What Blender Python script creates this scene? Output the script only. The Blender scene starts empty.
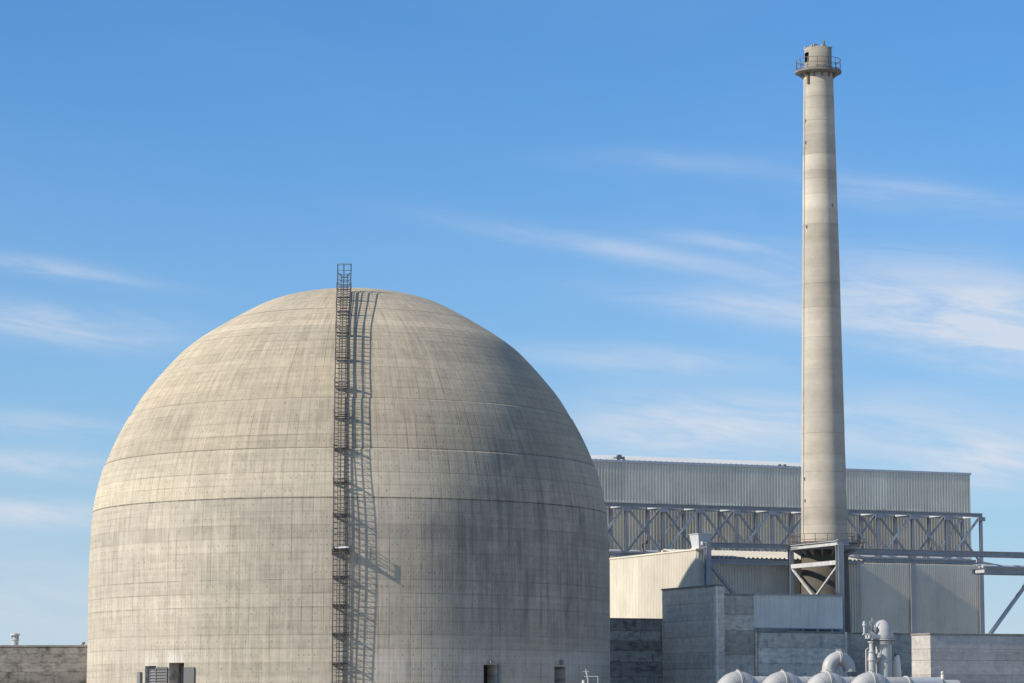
import bpy, math, random
from mathutils import Vector, Matrix
R = math.radians
random.seed(7)
SC = bpy.context.scene
COL = SC.collection

# ------------------------------------------------------------------ camera
F = 2950.0                                   # focal length in pixels (104 mm on a 36 mm frame)
HOR = 709.0                                  # image row of the horizon
TH = math.atan((HOR - 341.5) / F)
CAMZ = 1.7
cam = bpy.data.cameras.new('camera'); camo = bpy.data.objects.new('camera', cam); COL.objects.link(camo)
cam.sensor_width = 36.0; cam.lens = 36.0 * F / 1024.0
cam.clip_start = 1.0; cam.clip_end = 20000.0
camo.location = (0, 0, CAMZ); camo.rotation_euler = (math.pi / 2 + TH, 0, 0)
SC.camera = camo

# ------------------------------------------------------------------ light
SUN_AZ, SUN_EL = 64.5, 31.3                  # degrees left of the line from the dome to the camera, above the horizon
sdir = Vector((-math.sin(R(SUN_AZ)) * math.cos(R(SUN_EL)), -math.cos(R(SUN_AZ)) * math.cos(R(SUN_EL)), math.sin(R(SUN_EL))))
sun = bpy.data.lights.new('sun', 'SUN'); suno = bpy.data.objects.new('sun', sun); COL.objects.link(suno)
sun.energy = 5.0; sun.angle = R(0.53); sun.color = (1.0, 0.90, 0.76)
suno.rotation_euler = (-sdir).to_track_quat('-Z', 'Y').to_euler()
SC.view_settings.view_transform = 'Standard'; SC.view_settings.look = 'None'
SC.view_settings.exposure = 0.0; SC.view_settings.gamma = 1.0
SC.view_settings.use_curve_mapping = False
SKY_STRENGTH = 0.1

# ------------------------------------------------------------------ node helper
class NT:
    def __init__(s, tree): s.t = tree; s.t.nodes.clear()
    def n(s, typ, **kw):
        nd = s.t.nodes.new(typ)
        for k, v in kw.items(): setattr(nd, k, v)
        return nd
    def put(s, sock, v):
        if v is None: return
        if isinstance(v, bpy.types.NodeSocket): s.t.links.new(v, sock)
        else:
            if hasattr(sock.default_value, '__len__') and not hasattr(v, '__len__'): v = (v,) * len(sock.default_value)
            if hasattr(sock.default_value, '__len__') and len(sock.default_value) == 4 and len(v) == 3: v = (*v, 1)
            sock.default_value = v
    def m(s, op, a, b=None, c=None, clamp=False):
        nd = s.n('ShaderNodeMath', operation=op, use_clamp=clamp)
        s.put(nd.inputs[0], a); s.put(nd.inputs[1], b); s.put(nd.inputs[2], c)
        return nd.outputs[0]
    def mix(s, f, a, b, mode='MIX'):
        nd = s.n('ShaderNodeMix', data_type='RGBA', blend_type=mode)
        s.put(nd.inputs[0], f); s.put(nd.inputs[6], a); s.put(nd.inputs[7], b)
        return nd.outputs[2]
    def ss(s, x, a, b, lo=0.0, hi=1.0):
        nd = s.n('ShaderNodeMapRange', interpolation_type='SMOOTHSTEP')
        s.put(nd.inputs[0], x); s.put(nd.inputs[1], a); s.put(nd.inputs[2], b); s.put(nd.inputs[3], lo); s.put(nd.inputs[4], hi)
        return nd.outputs[0]
    def lin(s, x, a, b, lo=0.0, hi=1.0):
        nd = s.n('ShaderNodeMapRange')
        s.put(nd.inputs[0], x); s.put(nd.inputs[1], a); s.put(nd.inputs[2], b); s.put(nd.inputs[3], lo); s.put(nd.inputs[4], hi)
        return nd.outputs[0]
    def sep(s, v):
        nd = s.n('ShaderNodeSeparateXYZ'); s.put(nd.inputs[0], v); return nd.outputs
    def comb(s, x, y, z):
        nd = s.n('ShaderNodeCombineXYZ'); s.put(nd.inputs[0], x); s.put(nd.inputs[1], y); s.put(nd.inputs[2], z); return nd.outputs[0]
    def vmul(s, v, k):
        nd = s.n('ShaderNodeVectorMath', operation='MULTIPLY'); s.put(nd.inputs[0], v); s.put(nd.inputs[1], k); return nd.outputs[0]
    def vadd(s, v, k):
        nd = s.n('ShaderNodeVectorMath', operation='ADD'); s.put(nd.inputs[0], v); s.put(nd.inputs[1], k); return nd.outputs[0]
    def noise(s, v, scale=1.0, detail=4.0, rough=0.55, dist=0.0):
        nd = s.n('ShaderNodeTexNoise'); s.put(nd.inputs['Vector'], v)
        nd.inputs['Scale'].default_value = scale; nd.inputs['Detail'].default_value = detail
        nd.inputs['Roughness'].default_value = rough; nd.inputs['Distortion'].default_value = dist
        return nd.outputs[0]
    def white(s, v):
        nd = s.n('ShaderNodeTexWhiteNoise', noise_dimensions='3D'); s.put(nd.inputs['Vector'], v); return nd.outputs[0]
    def gray(s, x): return s.comb(x, x, x)

# ------------------------------------------------------------------ world
w = bpy.data.worlds.new('World'); SC.world = w; w.use_nodes = True
N = NT(w.node_tree)
sky = N.n('ShaderNodeTexSky', sky_type='NISHITA', sun_disc=False)
sky.sun_elevation = R(SUN_EL); sky.sun_rotation = R(180 + SUN_AZ)
sky.altitude = 100; sky.air_density = 1.0; sky.dust_density = 1.0; sky.ozone_density = 2.0
d = N.n('ShaderNodeTexCoord').outputs['Generated']
dx, dy, dz = N.sep(d)
el = N.m('ARCSINE', dz)
az = N.m('ARCTAN2', dx, dy)
pu = N.m('MULTIPLY', az, F); pv = N.m('MULTIPLY', el, F)      # angles counted in thousandths, as a surveyor would
def blob(px, py, wx, wy, slope, amp):
    a = N.m('SUBTRACT', pu, px - 512.0)
    e = N.m('ADD', N.m('SUBTRACT', pv, HOR - py), N.m('MULTIPLY', a, slope))
    q = N.m('ADD', N.m('POWER', N.m('ABSOLUTE', N.m('DIVIDE', a, wx)), 2.0), N.m('POWER', N.m('ABSOLUTE', N.m('DIVIDE', e, wy)), 2.0))
    return N.m('MULTIPLY', N.m('EXPONENT', N.m('MULTIPLY', q, -1.0)), amp)
blobs = [(965, 315, 165, 42, .12, .66), (1005, 352, 90, 24, .15, .5), (960, 455, 130, 26, 0, .30), (70, 332, 125, 18, .08, .46), (50, 276, 110, 10, .13, .28),
         (610, 250, 150, 11, .17, .30), (725, 245, 75, 8, .12, .26), (690, 430, 140, 30, 0, .62), (650, 362, 140, 14, .05, .28),
         (930, 205, 110, 14, .14, .30), (40, 428, 110, 12, .03, .25), (40, 468, 100, 15, .03, .45), (30, 517, 110, 15, .03, .5), (30, 600, 160, 40, 0, .3),
         (985, 470, 70, 28, .05, .40), (740, 310, 120, 14, .12, .30), (690, 165, 110, 12, .05, .12), (900, 420, 140, 30, 0, .22)]
acc = None
for b in blobs:
    g = blob(*b); acc = g if acc is None else N.m('ADD', acc, g)
tilt = N.m('ADD', pv, N.m('MULTIPLY', pu, .13))
streak = N.noise(N.comb(N.m('MULTIPLY', pu, .0055), N.m('MULTIPLY', tilt, .036), N.m('MULTIPLY', dy, 1.5)), 1.0, 7, .60, .7)
fine = N.noise(N.comb(N.m('MULTIPLY', pu, .016), N.m('MULTIPLY', tilt, .07), 3.0), 1.0, 5, .6, .4)
cl = N.m('MULTIPLY', acc, N.ss(N.m('ADD', N.m('MULTIPLY', streak, .75), N.m('MULTIPLY', fine, .25)), .30, .66, .30, 1.5))
# thin cirrus on a high plane; unseen veil overhead added to whiten the skylight
inv = N.m('DIVIDE', 1.0, N.m('MAXIMUM', N.m('ADD', dz, .06), .02))
cir = N.noise(N.comb(N.m('MULTIPLY', N.m('MULTIPLY', dx, inv), .55), N.m('MULTIPLY', N.m('MULTIPLY', dy, inv), .22), 1.0), 1.0, 7, .6, .8)
cl = N.m('ADD', cl, N.ss(cir, .38, .74, 0, N.m('ADD', .06, N.ss(el, .22, .5, 0, .72))))
cl = N.m('MINIMUM', N.m('MAXIMUM', cl, 0.0), .85)
# paler towards the horizon
hz = N.m('EXPONENT', N.m('MULTIPLY', N.m('MAXIMUM', el, 0.0), -12.0))
skyc = N.mix(1.0, sky.outputs[0], (0.36, 0.945, 1.50), 'MULTIPLY')
skyc = N.mix(N.m('MULTIPLY', hz, 1.0), skyc, (6.3, 7.45, 8.7))
skyc = N.mix(cl, skyc, (6.9, 7.4, 8.3))
bg = N.n('ShaderNodeBackground'); N.put(bg.inputs[0], skyc); bg.inputs[1].default_value = SKY_STRENGTH
N.t.links.new(bg.outputs[0], N.n('ShaderNodeOutputWorld').inputs[0])

# ------------------------------------------------------------------ projection helpers (used to read sizes off the photograph)
FWD = Vector((0, math.cos(TH), math.sin(TH))); UPV = Vector((0, -math.sin(TH), math.cos(TH)))
def ray(px, py): return FWD + Vector((1, 0, 0)) * ((px - 512) / F) + UPV * ((341.5 - py) / F)
def at(px, py, Y):
    r = ray(px, py); k = Y / r.y
    return Vector((r.x * k, Y, CAMZ + r.z * k))
A = R(23.0); CA, SA = math.cos(A), math.sin(A)
UU = Vector((CA, SA, 0)); VV = Vector((-SA, CA, 0))       # the plant's grid: u along the hall, v away from the camera
O = at(697, 640, 268.5); O.z = 0
def G(u, v, z=0.0): return O + UU * u + VV * v + Vector((0, 0, z))
def onv(px, py, v):                                        # pixel on the plane v = const -> (u, z)
    r = ray(px, py); c = Vector((0, 0, CAMZ)) - O
    t = (v - c.dot(VV)) / r.dot(VV); p = c + r * t
    return p.dot(UU), p.z
def onu(px, py, u):
    r = ray(px, py); c = Vector((0, 0, CAMZ)) - O
    t = (u - c.dot(UU)) / r.dot(UU); p = c + r * t
    return p.dot(VV), p.z
U_ = lambda px, v, py=600: onv(px, py, v)[0]
Z_ = lambda px, py, v: onv(px, py, v)[1]

# ------------------------------------------------------------------ object helpers
def thing(name, label, cat, base, grid=True, group=None):
    o = bpy.data.objects.new(name, None); COL.objects.link(o); o.empty_display_size = .5
    o['label'] = label; o['category'] = cat
    if group: o['group'] = group
    if grid: o.location = G(*base); o.rotation_euler = (0, 0, A)
    else: o.location = Vector(base)
    o['base_'] = list(base)
    return o
BASE = {}
class MB:
    """collects vertices in the plant's grid (or in world axes) and links them as one mesh object"""
    def __init__(s): s.v = []; s.f = []; s.sm = []; s.uv = []
    def add(s, vs, fs, smooth=False):
        b = len(s.v); s.v += [Vector(p) for p in vs]
        for f in fs: s.f.append([i + b for i in f]); s.sm.append(smooth)
    def box(s, a, b):
        x0, y0, z0 = [min(a[i], b[i]) for i in range(3)]; x1, y1, z1 = [max(a[i], b[i]) for i in range(3)]
        s.add([(x0, y0, z0), (x1, y0, z0), (x1, y1, z0), (x0, y1, z0), (x0, y0, z1), (x1, y0, z1), (x1, y1, z1), (x0, y1, z1)],
              [(0, 3, 2, 1), (4, 5, 6, 7), (0, 1, 5, 4), (1, 2, 6, 5), (2, 3, 7, 6), (3, 0, 4, 7)])
    def cbox(s, a, b, c=.02):
        """box whose top and bottom edges are chamfered"""
        x0, y0, z0 = [min(a[i], b[i]) for i in range(3)]; x1, y1, z1 = [max(a[i], b[i]) for i in range(3)]
        vs = []
        for z, k in ((z0, c), (z0 + c, 0), (z1 - c, 0), (z1, c)):
            vs += [(x0 + k, y0 + k, z), (x1 - k, y0 + k, z), (x1 - k, y1 - k, z), (x0 + k, y1 - k, z)]
        fs = [(0, 3, 2, 1), (12, 13, 14, 15)]
        for l in range(3):
            for i in range(4):
                j = (i + 1) % 4; fs.append((l * 4 + i, l * 4 + j, l * 4 + 4 + j, l * 4 + 4 + i))
        s.add(vs, fs)
    def section(s, p, q, prof, up=(0, 0, 1), smooth=False):
        """sweeps closed 2-D profile (side, up) from p to q"""
        p, q = Vector(p), Vector(q); t = (q - p).normalized(); up = Vector(up)
        if abs(t.dot(up)) > .98: up = Vector((0, 1, 0))
        sd = t.cross(up).normalized(); u2 = sd.cross(t).normalized(); n = len(prof)
        vs = [p + sd * a + u2 * b for a, b in prof] + [q + sd * a + u2 * b for a, b in prof]
        fs = [(i, (i + 1) % n, n + (i + 1) % n, n + i) for i in range(n)]
        s.add(vs, fs, smooth); s.add(vs[:n], [list(range(n))[::-1]]); s.add(vs[n:], [list(range(n))])
    def bar(s, p, q, w, h, up=(0, 0, 1)):
        s.section(p, q, [(-w / 2, -h / 2), (w / 2, -h / 2), (w / 2, h / 2), (-w / 2, h / 2)], up)
    def ibeam(s, p, q, w, h, t=.03, up=(0, 0, 1)):
        a, b, k = w / 2, h / 2, t
        s.section(p, q, [(-a, -b), (a, -b), (a, -b + k), (k / 2, -b + k), (k / 2, b - k), (a, b - k), (a, b), (-a, b), (-a, b - k), (-k / 2, b - k), (-k / 2, -b + k), (-a, -b + k)], up)
    def tube(s, pts, r, n=8, closed=False, caps=True):
        pts = [Vector(p) for p in pts]; m = len(pts)
        rr = r if isinstance(r, (list, tuple)) else [r] * m
        vs = []; pu_ = None
        for i in range(m):
            a = pts[(i - 1) % m] if (closed or i) else pts[i]
            b = pts[(i + 1) % m] if (closed or i < m - 1) else pts[i]
            t = (b - a).normalized()
            if pu_ is None: pu_ = t.orthogonal()
            pu_ = (pu_ - t * pu_.dot(t)).normalized(); w2 = t.cross(pu_)
            vs += [pts[i] + (pu_ * math.cos(2 * math.pi * k / n) + w2 * math.sin(2 * math.pi * k / n)) * rr[i] for k in range(n)]
        fs = []
        for i in range(m if closed else m - 1):
            a, b = i * n, ((i + 1) % m) * n
            for k in range(n): fs.append((a + k, a + (k + 1) % n, b + (k + 1) % n, b + k))
        s.add(vs, fs, True)
        if caps and not closed: s.add(vs[:n], [list(range(n))[::-1]]); s.add(vs[-n:], [list(range(n))])
    def lathe(s, prof, c, n=32, cap0=False, cap1=False, sharp=True):
        """profile (r, z) about the vertical through c"""
        c = Vector(c)
        def ring(r, z): return [c + Vector((r * math.cos(2 * math.pi * k / n), r * math.sin(2 * math.pi * k / n), z)) for k in range(n)]
        for i in range(len(prof) - 1):
            vs = ring(*prof[i]) + ring(*prof[i + 1])
            s.add(vs, [(k, (k + 1) % n, n + (k + 1) % n, n + k) for k in range(n)], True)
        if cap0: s.add(ring(*prof[0]), [list(range(n))[::-1]])
        if cap1: s.add(ring(*prof[-1]), [list(range(n))])
    def ribbed(s, u0, u1, z0, z1, v, pitch=.3, depth=.06, flip=1, axis='u'):
        """trapezoid-profiled cladding sheet standing on plane v (or on plane u with axis='v'); ribs stand proud towards -v (-u)"""
        n = max(1, int(round((u1 - u0) / pitch))); p = (u1 - u0) / n
        line = []
        for i in range(n):
            a = u0 + i * p
            line += [(a, 0), (a + p * .42, 0), (a + p * .55, depth), (a + p * .87, depth)]
        line.append((u1, 0))
        def P(a, dd, z): return (a, v - dd * flip, z) if axis == 'u' else (v - dd * flip, a, z)
        m = len(line)
        z0f = (lambda a: z0) if not callable(z0) else z0
        z1f = (lambda a: z1) if not callable(z1) else z1
        vs = [P(a, dd, z0f(a)) for a, dd in line] + [P(a, dd, z1f(a)) for a, dd in line]
        s.add(vs, [(i, i + 1, m + i + 1, m + i) for i in range(m - 1)])
    def build(s, name, mat, parent=None, color=None, grid=True, label=None):
        me = bpy.data.meshes.new(name)
        off = Vector(parent_base(parent)) if parent is not None else Vector((0, 0, 0))
        me.from_pydata([tuple(p - off) for p in s.v], [], s.f); me.update()
        for p, k in zip(me.polygons, s.sm): p.use_smooth = k
        me.materials.append(mat)
        o = bpy.data.objects.new(name, me); COL.objects.link(o)
        if parent is not None: o.parent = parent
        if color is not None: o.color = (*color, 1) if isinstance(color, tuple) else (color, color, color, 1)
        if label: o['label'] = label
        return o
def parent_base(p):
    while p.parent is not None: p = p.parent
    return p['base_']
def dup(o, parent, off):
    c = o.copy(); COL.objects.link(c); c.parent = parent; c.location = Vector(off); return c
def welded(o):
    import bmesh
    bm = bmesh.new(); bm.from_mesh(o.data); bmesh.ops.remove_doubles(bm, verts=bm.verts, dist=1e-4); bm.to_mesh(o.data); bm.free(); return o

# ------------------------------------------------------------------ materials
def mat(name): m = bpy.data.materials.new(name); m.use_nodes = True; return m, NT(m.node_tree)
def finish(N, col, rough=.85, metal=0.0, height=None, bump=.3, dist=.05, spec=.3, drough=0.0):
    b = N.n('ShaderNodeBsdfPrincipled'); N.put(b.inputs['Base Color'], col); N.put(b.inputs['Roughness'], rough); N.put(b.inputs['Metallic'], metal)
    b.inputs['Specular IOR Level'].default_value = spec; b.inputs['Diffuse Roughness'].default_value = drough
    if height is not None:
        bp = N.n('ShaderNodeBump'); bp.inputs['Strength'].default_value = bump; bp.inputs['Distance'].default_value = dist
        N.put(bp.inputs['Height'], height); N.t.links.new(bp.outputs[0], b.inputs['Normal'])
    N.t.links.new(b.outputs[0], N.n('ShaderNodeOutputMaterial').inputs[0])

def concrete(name, base, stain, board=0.0, drip=.5, blotch=.5, tint=(1.0, .93, .81), pour=0):
    m, N = mat(name)
    co = N.n('ShaderNodeTexCoord').outputs['Object']; oi = N.n('ShaderNodeObjectInfo')
    x, y, z = N.sep(co)
    h = N.m('ADD', x, y)
    rnd = oi.outputs['Random']
    big = N.noise(co, .22, 5, .6)
    mid = N.noise(N.comb(N.m('MULTIPLY', h, 1.0), N.m('MULTIPLY', rnd, 30), N.m('MULTIPLY', z, 1.7)), 1.0, 8, .72, .25)
    grain = N.noise(co, 7.0, 5, .7)
    drp = N.noise(N.comb(N.m('MULTIPLY', h, 2.6), N.m('MULTIPLY', rnd, 9), N.m('MULTIPLY', z, .22)), 1.0, 5, .65)
    f = N.m('ADD', N.m('MULTIPLY', N.ss(mid, .44, .70), blotch), N.m('MULTIPLY', N.ss(drp, .48, .74), drip), clamp=True)
    col = N.mix(f, tuple(base * t for t in tint), tuple(stain * t for t in (1, .98, .95)))
    val = N.m('ADD', N.lin(big, .3, .7, -.16, .16), N.lin(grain, .2, .8, *((-.06, .06) if pour else (-.13, .13))))
    val = N.m('ADD', val, N.lin(rnd, 0, 1, -.06, .06))
    val = N.m('ADD', val, N.lin(N.noise(co, 2.2, 6, .7), .3, .7, *((-.05, .05) if pour else (-.16, .16))))
    if pour:
        val = N.m('ADD', val, N.lin(N.noise(N.comb(N.m('MULTIPLY', h, .06), 0.0, N.m('MULTIPLY', z, .75)), 1.0, 5, .6, .2), .3, .7, -pour, pour))
    if board:
        bl = N.white(N.comb(0.0, 0.0, N.m('FLOOR', N.m('MULTIPLY', z, 1 / board))))
        fr = N.m('FRACT', N.m('MULTIPLY', z, 1 / board))
        val = N.m('ADD', val, N.lin(bl, 0, 1, -.06, .06))
        val = N.m('SUBTRACT', val, N.m('MULTIPLY', N.ss(N.m('MINIMUM', fr, N.m('SUBTRACT', 1.0, fr)), .0, .10, 1, 0), N.lin(big, .35, .65, .0, .16)))
    col = N.mix(1.0, col, N.gray(N.m('ADD', val, 1.0)), 'MULTIPLY')
    col = N.mix(1.0, col, oi.outputs['Color'], 'MULTIPLY')
    finish(N, col, .9, 0, N.m('ADD', N.m('MULTIPLY', grain, .5), mid), .5, .03, drough=.3)
    return m

def dome_concrete():
    m, N = mat('dome_concrete')
    uvn = N.n('ShaderNodeUVMap'); uvn.uv_map = 'panels'
    oi = N.n('ShaderNodeObjectInfo')
    u, v, _ = N.sep(uvn.outputs[0])
    fu, fv = N.m('FRACT', u), N.m('FRACT', v)
    co = N.n('ShaderNodeTexCoord').outputs['Object']
    big = N.noise(co, .09, 5, .6)
    big2 = N.noise(N.vadd(co, (40, 3, 9)), .16, 5, .65)
    lift = N.white(N.comb(0.0, 3.0, N.m('FLOOR', v)))
    panel = N.white(N.comb(N.m('FLOOR', u), 1.0, N.m('FLOOR', v)))
    streak = N.noise(N.comb(N.m('MULTIPLY', u, .62), N.m('MULTIPLY', v, .045), 0.0), 1.0, 6, .62)
    streak2 = N.noise(N.comb(N.m('MULTIPLY', u, 2.1), N.m('MULTIPLY', v, .16), 4.0), 1.0, 5, .65)
    board = N.noise(N.comb(N.m('MULTIPLY', u, 7.5), N.m('MULTIPLY', v, .28), 8.0), 1.0, 2, .5)
    blot = N.noise(N.comb(N.m('MULTIPLY', u, .55), N.m('MULTIPLY', v, .55), 2.0), 1.0, 7, .68, .5)
    grain = N.noise(N.comb(N.m('MULTIPLY', u, 5.0), N.m('MULTIPLY', v, 4.0), 2.0), 1.0, 4, .7)
    val = N.lin(big, .25, .75, -.13, .13)
    val = N.m('ADD', val, N.lin(lift, 0, 1, -.09, .09))
    val = N.m('ADD', val, N.lin(panel, 0, 1, -.035, .035))
    val = N.m('ADD', val, N.lin(streak, .25, .75, -.13, .13))
    val = N.m('ADD', val, N.lin(streak2, .30, .70, -.11, .11))
    val = N.m('ADD', val, N.lin(board, .30, .70, -.12, .12))
    val = N.m('ADD', val, N.lin(blot, .25, .75, -.12, .12))
    val = N.m('ADD', val, N.lin(grain, .2, .8, -.05, .05))
    pour = N.noise(N.comb(N.m('MULTIPLY', u, .10), N.m('MULTIPLY', v, 3.4), 5.0), 1.0, 5, .65, .3)
    val = N.m('ADD', val, N.lin(pour, .3, .7, -.09, .09))
    mott = N.noise(N.comb(N.m('MULTIPLY', u, 1.5), N.m('MULTIPLY', v, 1.6), 7.0), 1.0, 6, .7, .3)
    val = N.m('ADD', val, N.lin(mott, .3, .7, -.09, .09))
    # formwork lines: strong in places, gone in others
    eu = N.m('MINIMUM', fu, N.m('SUBTRACT', 1.0, fu)); ev = N.m('MINIMUM', fv, N.m('SUBTRACT', 1.0, fv))
    rowrand = N.white(N.comb(7.0, 3.0, N.m('ROUND', v))); colrand = N.white(N.comb(N.m('ROUND', u), 5.0, N.m('FLOOR', N.m('MULTIPLY', v, .25))))
    vis = N.ss(N.noise(N.comb(N.m('MULTIPLY', u, .35), N.m('MULTIPLY', v, .35), 6.0), 1.0, 4, .6), .34, .62, .25, 1)
    hl = N.m('MULTIPLY', N.m('MULTIPLY', N.ss(ev, .0, .075, 1, 0), N.lin(rowrand, 0, 1, .20, .50)), vis)
    vl = N.m('MULTIPLY', N.m('MULTIPLY', N.ss(eu, .0, .10, 1, 0), N.lin(colrand, 0, 1, .14, .42)), vis)
    # tie holes, two to a panel
    tu = N.m('ABSOLUTE', N.m('SUBTRACT', N.m('FRACT', N.m('MULTIPLY', u, 2.0)), .5))
    tv = N.m('ABSOLUTE', N.m('SUBTRACT', fv, .52))
    td = N.m('SQRT', N.m('ADD', N.m('POWER', N.m('MULTIPLY', tu, .42), 2.0), N.m('POWER', N.m('MULTIPLY', tv, 1.1), 2.0)))
    trand = N.white(N.comb(N.m('FLOOR', N.m('MULTIPLY', u, 2.0)), 9.0, N.m('FLOOR', v)))
    tie = N.m('MULTIPLY', N.ss(td, .03, .10, 1, 0), N.ss(trand, .25, .95, 0, .52))
    lines = N.m('ADD', N.m('ADD', hl, vl), tie, clamp=True)
    base = N.mix(N.ss(N.m('ADD', N.m('MULTIPLY', big2, .6), N.m('MULTIPLY', streak, .4)), .38, .64), (.535, .461, .350), (.47, .412, .322))
    col = N.mix(1.0, base, N.gray(N.m('ADD', val, 1.0)), 'MULTIPLY')
    col = N.mix(N.ss(streak2, .60, .80, 0, .30), col, (.27, .25, .21))
    # broad weather stains; right-hand ones also paint the dome's shaded side darker
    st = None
    for px, y, wu, wv, amp in STAINS_SHADE:
        uu_, vv_ = mark_uv(px, y)
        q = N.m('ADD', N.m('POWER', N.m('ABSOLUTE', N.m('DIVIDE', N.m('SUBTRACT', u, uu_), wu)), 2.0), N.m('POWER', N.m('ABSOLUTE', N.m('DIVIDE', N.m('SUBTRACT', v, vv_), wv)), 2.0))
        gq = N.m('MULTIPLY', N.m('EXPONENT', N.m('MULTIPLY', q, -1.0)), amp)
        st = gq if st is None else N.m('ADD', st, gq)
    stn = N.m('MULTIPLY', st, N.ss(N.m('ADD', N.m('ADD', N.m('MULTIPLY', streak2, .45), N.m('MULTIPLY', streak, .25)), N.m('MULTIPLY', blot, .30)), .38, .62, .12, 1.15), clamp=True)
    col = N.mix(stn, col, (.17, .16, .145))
    # pale patched places
    pl = None
    for px, y, wu, wv, amp in PATCHES:
        uu_, vv_ = mark_uv(px, y)
        q = N.m('ADD', N.m('POWER', N.m('ABSOLUTE', N.m('DIVIDE', N.m('SUBTRACT', u, uu_), wu)), 4.0), N.m('POWER', N.m('ABSOLUTE', N.m('DIVIDE', N.m('SUBTRACT', v, vv_), wv)), 4.0))
        gq = N.m('MULTIPLY', N.m('EXPONENT', N.m('MULTIPLY', q, -1.0)), amp)
        pl = gq if pl is None else N.m('ADD', pl, gq)
    col = N.mix(N.m('MULTIPLY', pl, N.ss(streak2, .38, .58, .2, 1.0), clamp=True), col, (.74, .70, .63))
    # dirt that collects along the main pour joints and runs down from them
    jm = None
    for vj, wj in zip(JOINT_V, (1.0, .5, .25, .7)):
        dn = N.m('SUBTRACT', float(vj), v)
        a_ = N.m('ADD', N.m('MULTIPLY', N.ss(N.m('ABSOLUTE', dn), .0, .10, 1, 0), .75), N.m('MULTIPLY', N.m('MULTIPLY', N.ss(dn, .0, .03), N.ss(dn, .0, 1.6, 1, 0)), N.ss(streak2, .50, .72, 0, .55)))
        a_ = N.m('MULTIPLY', a_, wj); jm = a_ if jm is None else N.m('ADD', jm, a_)
    col = N.mix(N.m('MULTIPLY', jm, N.ss(N.m('ADD', N.m('MULTIPLY', streak2, .5), N.m('MULTIPLY', blot, .5)), .38, .62, .12, .95), clamp=True), col, (.17, .15, .12))
    col = N.mix(lines, col, (.14, .125, .10))
    col = N.mix(1.0, col, oi.outputs['Color'], 'MULTIPLY')
    hgt = N.m('SUBTRACT', N.m('ADD', N.m('MULTIPLY', board, .4), N.m('ADD', N.m('MULTIPLY', panel, .35), N.m('MULTIPLY', grain, .3))), lines)
    finish(N, col, .92, 0, hgt, .45, .05, .2, .3)
    return m

def paint(name, base, rough=.5, dirt=(.18, .15, .12), amount=.35, metal=0.0, spec=.4, vert=True, scale=1.0):
    m, N = mat(name)
    co = N.n('ShaderNodeTexCoord').outputs['Object']; oi = N.n('ShaderNodeObjectInfo')
    x, y, z = N.sep(co)
    a = N.noise(N.comb(N.m('MULTIPLY', x, 1.6 * scale), N.m('MULTIPLY', y, 1.6 * scale), N.m('MULTIPLY', z, (.25 if vert else 1.6) * scale)), 1.0, 6, .65)
    b = N.noise(co, .35 * scale, 4, .6)
    c = N.noise(co, 5.0 * scale, 4, .6)
    f = N.m('MULTIPLY', N.ss(N.m('ADD', N.m('MULTIPLY', a, .6), N.m('MULTIPLY', c, .4)), .48, .72), amount)
    col = N.mix(f, base, dirt)
    val = N.m('ADD', N.m('ADD', N.lin(b, .3, .7, .90, 1.08), N.lin(c, .3, .7, -.04, .04)), N.lin(oi.outputs['Random'], 0, 1, -.06, .06))
    col = N.mix(1.0, col, N.gray(val), 'MULTIPLY')
    col = N.mix(1.0, col, oi.outputs['Color'], 'MULTIPLY')
    finish(N, col, N.lin(c, .3, .7, rough - .06, rough + .10), metal, c, .08, .01, spec)
    return m

M = {}
M['shaft'] = concrete('shaft_concrete', .49, .38, 0, .30, .22, (1.02, .895, .71), .12)
M['wall'] = concrete('board_marked_concrete', .62, .27, .30, .45, .75, (1.04, .885, .70))
M['wallpale'] = concrete('pale_concrete', .72, .46, .30, .4, .5, (1.02, .89, .72))
M['walldark'] = concrete('stained_concrete', .50, .13, .28, .5, .9, (1, .92, .80))
M['coping'] = concrete('coping_concrete', .30, .14, 0, .3, .5)
M['white'] = paint('cream_cladding', (.64, .59, .49), .55, (.36, .31, .24), .35)
M['hall'] = paint('grey_cladding', (.79, .72, .59), .4, (.44, .38, .31), .4)
M['annex'] = paint('beige_cladding', (.74, .66, .53), .5, (.40, .34, .26), .35)
M['beige'] = paint('weathered_cladding', (.84, .77, .63), .5, (.40, .33, .25), .4)
M['roof'] = paint('white_roof_sheet', (.38, .40, .42), .9, (.38, .38, .37), .2, spec=.03)
M['roofcream'] = paint('cream_roof_sheet', (.52, .48, .40), .85, (.22, .19, .15), .6, spec=.05)
M['panel'] = paint('pale_sheet_panel', (.75, .69, .60), .6, (.46, .43, .39), .4)
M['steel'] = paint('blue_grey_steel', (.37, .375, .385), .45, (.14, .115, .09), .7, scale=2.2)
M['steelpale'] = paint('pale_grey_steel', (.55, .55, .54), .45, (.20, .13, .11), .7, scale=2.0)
M['ladder'] = paint('weathered_ladder_steel', (.085, .085, .087), .55, (.07, .055, .045), .4)
M['rust'] = paint('rusty_steel', (.20, .15, .12), .7, (.16, .07, .04), .6)
M['galv'] = paint('galvanised_steel', (.52, .54, .55), .4, (.3, .28, .26), .3)
M['pipe'] = paint('pale_grey_pipe_paint', (.47, .455, .43), .4, (.25, .22, .18), .55, vert=False)
M['pipe2'] = paint('white_pipe_paint', (.52, .50, .46), .4, (.32, .29, .25), .4, vert=False)
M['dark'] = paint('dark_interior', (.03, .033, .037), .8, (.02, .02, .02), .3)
M['deck'] = concrete('sooty_deck_concrete', .26, .14, 0, .4, .6)
M['shutter'] = paint('grey_shutter_metal', (.13, .127, .12), .6, (.12, .105, .09), .6)
M['louvre'] = paint('louvre_metal', (.20, .20, .205), .5, (.10, .085, .07), .5)
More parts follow.
